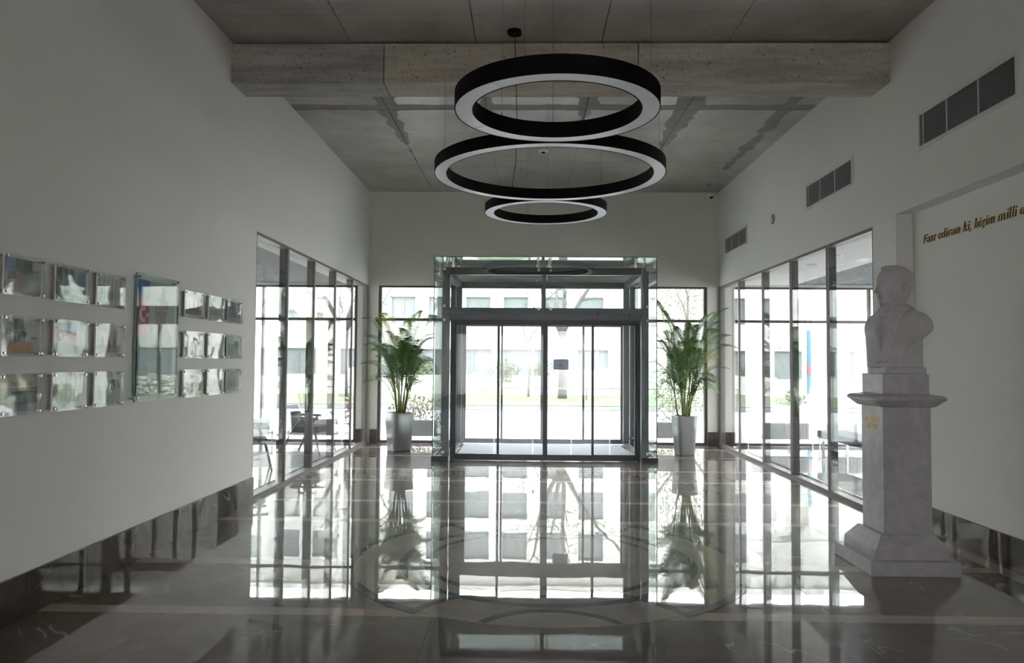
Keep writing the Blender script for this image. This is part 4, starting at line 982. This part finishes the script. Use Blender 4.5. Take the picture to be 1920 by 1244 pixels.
# ------------------------------------------------------------------ potted palms
def frond(parent, p0, tip, rise, mat, nl=31, ll=0.235, xlim=None):
    p0 = Vector(p0); tip = Vector(tip); d = tip-p0; hor = Vector((d.x, d.y, 0))
    c = p0+Vector((d.x*0.30, d.y*0.30, max(d.z, 0)*0.75+rise))
    pts = []
    for k in range(15):
        t = k/14; pts.append(p0*(1-t)**2+c*2*t*(1-t)+tip*t*t)
    L = sum((pts[i+1]-pts[i]).length for i in range(14))
    fr_ = MB(); 
    def at(t):
        q = p0*(1-t)**2+c*2*t*(1-t)+tip*t*t; dq = ((c-p0)*(1-t)*2+(tip-c)*2*t).normalized(); return q, dq
    nl = max(14, int(nl*L/0.8))
    roll = random.uniform(-0.5, 0.5)
    for k in range(nl):
        t = 0.16+0.84*(k/(nl-1)); q, dq = at(t)
        side = dq.cross(Vector((0,0,1)))
        if side.length < 0.05: side = Vector((1,0,0))
        side.normalize(); upv = side.cross(dq).normalized()
        side = (side*math.cos(roll)+upv*math.sin(roll)).normalized(); upv = side.cross(dq).normalized()
        s_ = (t-0.16)/0.84
        l_ = ll*(0.45+1.1*math.sin(PI*min(1, (s_*0.85+0.12))))*random.uniform(0.88, 1.1)/1.3*min(1.0, L/0.6)
        l_ *= (1-0.55*s_**4)
        for sg in (-1, 1):
            dirv = (side*sg*math.cos(0.9-0.45*(1-s_))+dq*math.sin(0.9-0.35*(1-s_))+upv*0.22).normalized()
            w = 0.0048+0.0016*random.random()
            nn = dirv.cross(dq).normalized(); wv = nn.cross(dirv).normalized()*w
            a = q; b = q+dirv*l_*0.5+Vector((0,0,0.004)); e = q+dirv*l_*0.98+Vector((0,0,-0.28*l_))
            if xlim:
                for v in (b, e): v.x = min(max(v.x, xlim[0]), xlim[1])
            fr_.add([a-wv*0.5, a+wv*0.5, b+wv, b-wv, e], [(0,1,2,3), (3,2,4)])
    o = fr_.build('frond', mat, parent)
    rc = MB(); rc.path(pts, [0.0065*(1-0.75*k/14) for k in range(15)], 5); rc.build('frond_stem', M['rachis'], o)
    return o
def palm(x, y, rot, label, fronds, xlim, seed, hpot=0.66, half=(0.165, 0.208)):
    random.seed(seed)
    t = thing('potted_palm', label, 'plant', (x, y, 0), 0, None)
    n = 96; prof = [(half[0]*0.96, 0.0), (half[0], 0.012), ((half[0]+half[1])/2-0.004, hpot*0.42), (half[1], hpot-0.01), (half[1]-0.004, hpot), (half[1]-0.02, hpot), (half[1]-0.024, hpot-0.05)]
    vs = []
    for r_, z in prof:
        for k in range(n):
            a = 2*PI*k/n; c_, s_ = math.cos(a), math.sin(a); e = 7.0
            rad = r_/((abs(c_)**e+abs(s_)**e)**(1/e))
            vs.append((x+rad*math.cos(a+rot), y+rad*math.sin(a+rot), z))
    fs = [(i*n+k, i*n+(k+1)%n, (i+1)*n+(k+1)%n, (i+1)*n+k) for i in range(len(prof)-1) for k in range(n)]+[tuple(range(n-1,-1,-1))]
    MB().add(vs, fs).build('pot', M['pot'], t, smooth=True)
    MB().prism([(x+(half[1]-0.026)*1.08*math.cos(2*PI*k/24), y+(half[1]-0.026)*1.08*math.sin(2*PI*k/24)) for k in range(24)], hpot-0.06, hpot-0.03).build('soil', M['soil'], t)
    canes = []
    for k in range(13):
        a = 2*PI*k/11+random.uniform(-.3,.3); r_ = random.uniform(0.03, 0.10); h_ = random.uniform(0.30, 0.75)
        b0 = Vector((x+r_*math.cos(a), y+r_*math.sin(a), hpot-0.05)); b1 = b0+Vector((math.cos(a)*0.10*random.uniform(.3,1), math.sin(a)*0.10*random.uniform(.3,1), h_))
        mid = (b0+b1)/2+Vector((random.uniform(-.015,.015), random.uniform(-.015,.015), 0))
        MB().path([b0, b0*0.6+mid*0.4, mid, b1], [0.017, 0.015, 0.012, 0.008], 7).build('cane', M['cane'], t, smooth=True)
        canes.append(b1)
    extra = []
    for k in range(16):
        a = 2*PI*k/16+random.uniform(-.3,.3); r_ = random.uniform(.38,.62); extra.append((r_*math.cos(a), r_*math.sin(a)*0.9, random.uniform(1.15, 1.95), random.uniform(.12,.30), 0))
    for f in list(fronds)+extra:
        tx, ty, tz, rise, yel = f
        tip = Vector((x+tx, y+ty, tz)); best = min(canes, key=lambda c_: ((c_.x-x)*-(tx)+(c_.y-y)*-(ty))+random.uniform(-.06,.06))
        base = Vector(best); base.z = min(base.z, 0.95+max(0, tz-1.4)*0.35+random.uniform(-.12,.12))
        frond(t, base, tip, rise, M['leaf_yellow'] if yel else M['leaf'], xlim=xlim)
    return t
# (dx, dy, tip z, extra rise, yellow)
FL = [(-0.64,-0.15,2.28,0.30,0), (-0.66,0.15,1.98,0.25,0), (-0.30,-0.25,2.36,0.20,1), (-0.48,0.20,2.30,0.22,0), (0.35,0.15,2.43,0.15,0), (0.62,-0.05,2.32,0.25,0), (0.10,0.30,2.30,0.1,0), (0.55,0.30,2.02,0.25,0), (0.62,-0.30,1.95,0.22,0),
      (0.60,0.10,1.52,0.30,0), (0.50,-0.45,1.40,0.28,0), (-0.62,-0.30,1.50,0.22,0), (-0.45,0.30,1.62,0.25,0), (-0.62,0.05,1.18,0.25,0), (0.30,-0.55,1.75,0.25,0), (-0.15,-0.55,1.80,0.25,0), (0.05,-0.35,2.10,0.2,0),
      (-0.20,0.45,2.0,0.2,0), (0.25,0.50,1.7,0.25,0), (0.42,-0.20,1.15,0.22,0), (-0.30,-0.45,1.25,0.22,0), (0.58,0.20,1.02,0.35,0), (0.20,-0.30,1.95,0.15,0), (-0.22,-0.10,2.05,0.12,0), (0.33,0.0,1.9,0.15,0), (-0.05,0.2,1.9,0.1,0)]
palm(-2.215, 13.06, 0.62, 'leafy palm in a tall pale pot left of the glass entrance box', FL, (-2.97, -1.50), 5)
FR = [(-0.50,-0.10,2.62,0.12,0), (-0.35,0.10,2.45,0.15,0), (0.72,-0.10,2.48,0.15,0), (0.55,0.15,2.42,0.2,0), (0.80,0.05,2.02,0.30,0), (0.85,-0.20,1.80,0.40,0), (0.35,-0.20,2.35,0.2,0), (0.10,0.20,2.25,0.12,0), (-0.60,0.15,2.05,0.22,0),
      (-0.60,-0.20,1.80,0.25,0), (-0.55,0.25,1.55,0.25,0), (-0.56,-0.10,1.38,0.25,0), (0.62,0.25,1.68,0.2,1), (0.70,-0.25,1.45,0.25,1), (0.60,0.05,1.05,0.30,0), (0.40,-0.45,1.25,0.25,0), (-0.35,-0.50,1.70,0.25,0), (0.15,-0.55,1.90,0.25,0),
      (0.30,0.45,2.0,0.2,0), (-0.10,0.50,1.8,0.2,0), (-0.20,-0.25,2.15,0.12,0), (0.05,-0.30,2.15,0.1,0), (0.25,0.10,2.2,0.1,0), (0.48,-0.35,2.1,0.22,0), (-0.32,-0.05,1.95,0.15,0), (0.45,0.30,1.35,0.25,0), (-0.30,0.30,2.1,0.15,0), (0.60,-0.05,2.25,0.22,0)]
palm(2.668, 12.84, 0.20, 'bushier palm in a tall pale pot right of the glass entrance box', FR, (2.05, 3.56), 9, half=(0.138, 0.182))

# ------------------------------------------------------------------ radiators
def radiator(x0, x1, label, legs=True):
    y = YB-0.16; z0, z1 = 0.155, 0.445
    t = thing('radiator', label, 'radiator', ((x0+x1)/2, y, 0), 0, 'low panel radiators along the entrance front')
    n = int((x1-x0)/0.033); b = MB(); b.box(x0, x1, y-0.008, y+0.01, z0, z1)
    b.build('panel', M['radiator'], t)
    rb = MB()
    for k in range(n):
        xx = x0+(k+0.5)*(x1-x0)/n; rb.box(xx-0.009, xx+0.009, y-0.020, y-0.008, z0+0.02, z1-0.02)
    o = rb.build('ribs', M['radiator'], t); o['kind'] = 'stuff'
    B(x0-0.004, x1+0.004, y-0.022, y+0.05, z1, z1+0.008).build('top_grille', M['radiator'], t)
    if legs:
        for s_, xx in ((-1, x0), (1, x1)):
            v = MB(); v.tube((xx+s_*0.06, y, 0.0), (xx+s_*0.06, y, z0+0.03), 0.013, n=10).tube((xx, y, z0+0.03), (xx+s_*0.07, y, z0+0.03), 0.014, n=10); v.tube((xx+s_*0.06, y, z0+0.02), (xx+s_*0.06, y, z0+0.07), 0.022, n=12)
            v.build('valve', M['chrome'], t)
    return t
radiator(-2.46, -1.66, 'low panel radiator behind the left palm pot')
radiator(2.20, 2.82, 'low panel radiator behind the right palm pot', True)
radiator(-4.52, -3.50, 'panel radiator behind the armchair in the left side room')
radiator(-6.20, -4.82, 'panel radiator at the far left of the left side room')
radiator(4.14, 5.20, 'panel radiator nearest the right palm, in the right side room')
radiator(5.45, 6.30, 'panel radiator behind the pedestal, in the right side room')

# ------------------------------------------------------------------ side room furniture
def armchair(x, y, rz, label):
    t = thing('armchair', label, 'armchair', (x, y, 0), rz, 'armchairs in the left side room')
    k = dict(world=False)
    MB().box(-0.27, 0.27, -0.27, 0.25, 0.36, 0.47).build('seat', M['fabric_dark'], t, bevel=0.03, **k)
    b = MB(); b.add([(-0.25,-0.20,0.45),(0.25,-0.20,0.45),(0.25,-0.30,0.45),(-0.25,-0.30,0.45),(-0.25,-0.36,0.80),(0.25,-0.36,0.80),(0.25,-0.44,0.78),(-0.25,-0.44,0.78)],
        [(0,1,2,3),(4,7,6,5),(0,4,5,1),(1,5,6,2),(2,6,7,3),(3,7,4,0)]); b.build('backrest', M['fabric_dark'], t, bevel=0.02, **k)
    for s_ in (-1, 1):
        MB().path([(s_*0.30,-0.36,0.62),(s_*0.30,-0.1,0.615),(s_*0.30,0.28,0.60)], [0.022,0.02,0.022], 8).build('armrest', M['wood_dark'], t, **k)
        MB().path([(s_*0.30,0.14,0.60),(s_*0.30,0.24,0.34),(s_*0.30,0.32,0.0)], [0.02,0.018,0.013], 8).build('leg', M['wood_dark'], t, **k)
        MB().path([(s_*0.30,-0.02,0.60),(s_*0.30,-0.20,0.36),(s_*0.30,-0.36,0.0)], [0.02,0.018,0.013], 8).build('leg', M['wood_dark'], t, **k)
    return t
c1 = armchair(-3.62, 12.55, -1.75, 'dark armchair with splayed legs in front of the side room radiator')
c2 = armchair(-3.98, 10.70, -1.2, 'dark armchair nearer the left wall, cut off by the glass edge')
tb = thing('round_table', 'white round table beyond the glass beside the pedestal', 'table', (4.62, 9.75, 0))
MB().lathe([(0.28, 0.345), (0.29, 0.355), (0.29, 0.367), (0.285, 0.372)], 4.62, 9.75, 36).build('tabletop', M['white_plastic'], tb)
MB().lathe([(0.02, 0.025), (0.02, 0.345)], 4.62, 9.75, 12).build('stem', M['chrome'], tb)
MB().lathe([(0.17, 0.0), (0.165, 0.012), (0.03, 0.028)], 4.62, 9.75, 28).build('foot', M['chrome'], tb)
bn = thing('bench', 'long low dark bench beyond the right glass partition', 'bench', (5.1, 11.6, 0), 0)
MB().box(4.95, 5.45, 10.3, 13.0, 0.30, 0.42).build('seat', M['fabric_dark'], bn, bevel=0.02)
for y_ in (10.45, 12.85):
    for x_ in (5.0, 5.4): MB().box(x_-0.02, x_+0.02, y_-0.02, y_+0.02, 0, 0.30).build('leg', M['chrome'], bn)
for x_, y_ , lb in ((4.20, 11.14, 'farther'), (4.17, 10.25, 'nearer')):
    dl = thing('downlight', 'recessed round downlight in the white side soffit, %s of the two' % lb, 'downlight', (x_, y_, 3.02), 0, 'downlights in the side soffit')
    MB().lathe([(0.095, 3.012), (0.10, 3.02)], x_, y_, 28).build('trim_ring', M['white_plastic'], dl)
    MB().lathe([(0.075, 3.009), (0.078, 3.013)], x_, y_, 28).build('baffle', M['steel_grey'], dl)

# ------------------------------------------------------------------ outside
struct('ground_near', B(-60, 60, YB+0.3, 24.7, -0.25, -0.04), M['paving'], 'pale paving in front of the building')
struct('ground_kerb', B(-60, 60, 24.7, 26.9, -0.25, -0.02), M['kerb'], 'dark kerb strip')
lw_ = MB(); lw_.add([(-60,26.9,0.0),(60,26.9,0.0),(60,60,0.75),(-60,60,0.75),(-60,26.9,-0.3),(60,26.9,-0.3),(60,60,-0.3),(-60,60,-0.3)], [(0,1,2,3),(4,7,6,5),(0,4,5,1),(1,5,6,2),(2,6,7,3),(3,7,4,0)])
struct('ground_lawn', lw_, M['lawn'], 'green lawn rising towards the building opposite')
# building opposite
DB = 46.0
bd = thing('opposite_building', 'white four storey building across the lawn with grey windows', 'building', (0, DB, 0.4))
wins = [-1.47+2.31*k for k in range(-9, 3)]; rows_z = [3.9, 6.35, 8.8]; WW, WH = 1.5, 1.62
wall = MB(); xa, xb = -40, 45
zed = [2.30]+[z for r_ in rows_z for z in (r_, r_+WH)]+[11.9]
for k in range(0, len(zed), 2): wall.box(xa, xb, DB, DB+0.4, zed[k], zed[k+1])
for r_ in rows_z:
    e = [xa]+[v for w in wins for v in (w, w+WW)]+[xb]
    for k in range(0, len(e), 2): wall.box(e[k], e[k+1], DB, DB+0.4, r_, r_+WH)
gw = [(-22, -13.0), (-11.5, -2.2), (-1.8, 0.85), (3.05, 4.95), (8.5, 12.5), (15, 21)]
e = [xa]+[v for w in gw for v in w]+[xb]
for k in range(0, len(e), 2): wall.box(e[k], e[k+1], DB, DB+0.4, 0.0, 2.30)
for k, (a_, b_) in enumerate(gw):
    if k == 3: wall.box(a_, b_, DB, DB+0.4, 0, 1.10)
    else: wall.box(a_, b_, DB, DB+0.4, 0, 0.55)
wall.box(xa, xb, DB+0.3, DB+10, 0, 11.8)
wall.build('wall', M['facade'], bd)
B(xa, xb, DB-0.35, DB+0.4, 11.9, 12.2).build('cornice', M['facade'], bd)
def far_window(x0, x1, z0, z1, nv=2):
    o = MB(); o.box(x0, x1, DB+0.16, DB+0.20, z0, z0+0.06).box(x0, x1, DB+0.16, DB+0.20, z1-0.06, z1)
    for k in range(nv+1):
        xx = x0+(x1-x0-0.06)*k/nv; o.box(xx, xx+0.06, DB+0.16, DB+0.20, z0+0.06, z1-0.06)
    f_ = o.build('window', M['far_frame'], bd); B(x0, x1, DB+0.21, DB+0.24, z0, z1).build('pane', M['pane_far'], f_)
for r_ in rows_z:
    for w in wins: far_window(w, w+WW, r_, r_+WH)
for k, (a_, b_) in enumerate(gw): far_window(a_, b_, 1.10 if k == 3 else 0.55, 2.30, max(2, int((b_-a_)/1.1)))
for k in range(9):
    x_ = 7.0+k*1.6; B(x_, x_+0.5, DB-0.25, DB, 2.5, 11.9).build('pilaster', M['facade'], bd)
# low white garden walls
def wall_arc(label, pts, h, th=0.25):
    b = MB(); n = len(pts); vs = []
    for i, (x_, y_, z_) in enumerate(pts):
        a_ = Vector(pts[min(i+1, n-1)][:2])-Vector(pts[max(i-1, 0)][:2]); a_.normalize(); nn = Vector((-a_.y, a_.x))*th/2
        for s_ in (-1, 1):
            for zz_ in (z_-0.3, z_+h): vs.append((x_+s_*nn.x, y_+s_*nn.y, zz_))
    fs = [];
    for i in range(n-1):
        o = 4*i; fs += [(o+1,o+3,o+7,o+5),(o,o+1,o+5,o+4),(o+2,o+6,o+7,o+3),(o,o+4,o+6,o+2)]
    fs += [(0,2,3,1),(4*n-4,4*n-3,4*n-1,4*n-2)]
    o = b.add(vs, fs).build('garden_wall', M['facade']); tag(o, label, 'wall'); return o
wall_arc('curved white garden wall on the lawn, left of the entrance', [(-14,33,.2),(-8,32.5,.2),(-5,32.6,.2),(-3.2,33.0,.2),(-2.4,33.8,.2),(-2.2,35.0,.25),(-2.6,37,.3)], 0.75)
wall_arc('low white garden wall crossing the lawn right of the entrance', [(-0.6,34.5,.2),(1.0,33,.2),(4,32,.15),(9,31.6,.15),(16,32,.2)], 0.72)
# guard rail with thin posts
gr = thing('lawn_railing', 'thin low railing along the edge of the lawn', 'railing', (2.5, 29.5, 0.05))
MB().tube((-1.0, 29.5, 0.52), (9.0, 29.5, 0.52), 0.022, n=6).build('rail', M['bark'], gr)
for k in range(7): MB().tube((-1.0+k*1.66, 29.5, 0.0), (-1.0+k*1.66, 29.5, 0.54), 0.025, n=6).build('rail_post', M['kerb'], gr)
# columns outside the right wing
for x_, w_, lb in ((6.72, 0.28, 'slender white column beyond the right side room'), (8.35, 0.54, 'broad white column beyond the right side room')):
    c = thing('white_column', lb, 'column', (x_, 22, 0)); B(x_-w_/2, x_+w_/2, 21.8, 22.3, -0.04, 3.0).build('shaft', M['facade'], c)
    B(x_-w_/2-0.08, x_+w_/2+0.08, 21.75, 22.35, -0.04, 0.12).build('base', M['facade'], c)
    MB().frus(x_, 22.05, 3.0, 3.5, w_/2, 0.25, w_/2+0.45, 0.30).build('capital', M['facade'], c)
cl = thing('white_column', 'white column beyond the left side room', 'column', (-7.7, 22, 0)); B(-8.05, -7.45, 21.8, 22.3, -0.04, 3.5).build('shaft', M['facade'], cl)
B(-8.13, -7.37, 21.75, 22.35, -0.04, 0.12).build('base', M['facade'], cl)
struct('exterior_beam', B(6.2, 14, 21.7, 22.4, 3.5, 3.8), M['facade'], 'white beam carried by the columns outside')
bn_ = thing('banner', 'narrow blue and red banner beside the broad outdoor column', 'banner', (8.0, 21.6, 0))
B(7.96, 8.05, 21.5, 21.52, 0.7, 2.5).build('cloth', M['banner_blue'], bn_)
B(7.96, 8.05, 21.485, 21.498, 1.25, 1.50).build('emblem', M['banner_red'], bn_)
MB().tube((7.945, 21.52, -0.04), (7.945, 21.52, 3.2), 0.015, n=8).build('pole', M['chrome'], bn_)
# trees
def leaves(n, c, r, size, seed, flat=1.0):
    rs = np.random.RandomState(seed); b = MB()
    for k in range(n):
        v = rs.normal(size=3); v /= np.linalg.norm(v); v *= rs.rand()**0.4; p = Vector(c)+Vector((v[0]*r[0], v[1]*r[1], v[2]*r[2]))
        a = Vector(rs.normal(size=3)).normalized(); q = a.orthogonal().normalized(); s_ = size*rs.uniform(.6, 1.3)
        b.add([p-a*s_, p+q*s_*0.45, p+a*s_, p-q*s_*0.45], [(0,1,2,3)])
    return b
def tree(label, x, y, z, trunk_r, fork, limbs, nleaf, seed, crown=2.2, step=0.75):
    t = thing('bare_tree', label, 'tree', (x, y, z)); rs = random.Random(seed)
    MB().path([(x, y, z-0.1), (x+0.03, y, z+fork*0.5), (x-0.02, y, z+fork)], [trunk_r*1.15, trunk_r, trunk_r*0.95], 12).build('trunk', M['bark'], t, smooth=True)
    for k in range(limbs):
        a = 2*PI*k/limbs+rs.uniform(-.3,.3); p = Vector((x-0.02, y, z+fork-0.12)); pts = [p]; d = Vector((math.cos(a)*0.55, math.sin(a)*0.4, 1)).normalized(); r_ = [trunk_r*0.62]
        b = MB()
        for s_ in range(6):
            p = p+d*step; d = (d+Vector((rs.uniform(-.3,.3), rs.uniform(-.3,.3), rs.uniform(-.05,.15)))).normalized(); pts.append(p); r_.append(trunk_r*0.55*(1-s_/7))
        b.path(pts, r_, 7)
        for q in range(2, 6):
            dd = Vector((rs.uniform(-1,1), rs.uniform(-.8,.8), rs.uniform(.1,.9))).normalized(); b.path([pts[q], pts[q]+dd*0.7, pts[q]+dd*1.3+Vector((0,0,.15))], [trunk_r*0.18, trunk_r*0.10, trunk_r*0.04], 5)
        b.build('limb', M['bark'], t, smooth=True)
    if nleaf:
        o = leaves(nleaf, (x, y, z+fork+step*3.4), (crown, crown*0.8, crown*0.9), 0.07, seed).build('foliage', M['bush'], t); o['kind'] = 'stuff'
    return t
tree('pale barked tree forking in front of the entrance doors', 1.42, 30.5, 0.05, 0.17, 2.75, 4, 350, 3)
tree('thin young tree on the lawn, left of the forked tree', 0.05, 31.5, 0.1, 0.045, 2.4, 2, 40, 6, 0.5, 0.3)
tree('leafy tree seen through the right hall window', 7.2, 34, 0.15, 0.12, 2.2, 4, 1500, 8, 2.0)
tree('slim tree seen through the left side room', -7.0, 31, 0.1, 0.08, 2.0, 3, 500, 12, 1.6)
def shrub(label, c, r, n, size, mats, seed, cat='shrub'):
    t = thing('garden_shrub', label, cat, (c[0], c[1], c[2]-r[2]))
    o = leaves(n, c, r, size, seed).build('foliage', mats[0], t); o['kind'] = 'stuff'
    rs = random.Random(seed)
    for k in range(5):
        a = rs.uniform(0, 6.28); MB().path([(c[0], c[1], c[2]-r[2]-0.05), (c[0]+math.cos(a)*r[0]*.4, c[1]+math.sin(a)*r[1]*.4, c[2])], [0.012, 0.006], 5).build('stem', M['bark'], t)
    if len(mats) > 1:
        o = leaves(n//2, (c[0], c[1], c[2]+0.08), r, size*0.8, seed+1).build('blossom', mats[1], t); o['kind'] = 'stuff'
shrub('pink flowering shrub outside the left palm window', (-2.35, 16.6, 0.42), (0.75, 0.35, 0.38), 420, 0.05, [M['bush'], M['blossom']], 21)
shrub('light green shrub outside the right palm window', (3.6, 19.0, 0.72), (0.9, 0.6, 0.75), 900, 0.05, [M['bush']], 22)
for k, (x_, y_) in enumerate(((-5.9, 43.5), (-1.3, 43.8), (0.9, 43.6), (-9.5, 43.5))):
    shrub(['dark shrub against the building, second from the left', 'dark shrub against the building, left of the young tree', 'dark shrub against the building, right of the young tree', 'dark shrub against the building, farthest left'][k], (x_, y_, 1.0), (0.9, 0.5, 0.7), 420, 0.10, [M['bush']], 30+k)
pp = thing('planter', 'white outdoor planter with a small green bush beyond the right glass', 'planter', (7.0, 20.2, -0.04))
MB().lathe([(0.28, -0.04), (0.42, 0.10), (0.45, 0.42), (0.42, 0.44)], 7.0, 20.2, 24).build('bowl', M['facade'], pp)
o = leaves(300, (7.0, 20.2, 0.62), (0.42, 0.42, 0.25), 0.05, 51).build('foliage', M['bush'], pp); o['kind'] = 'stuff'
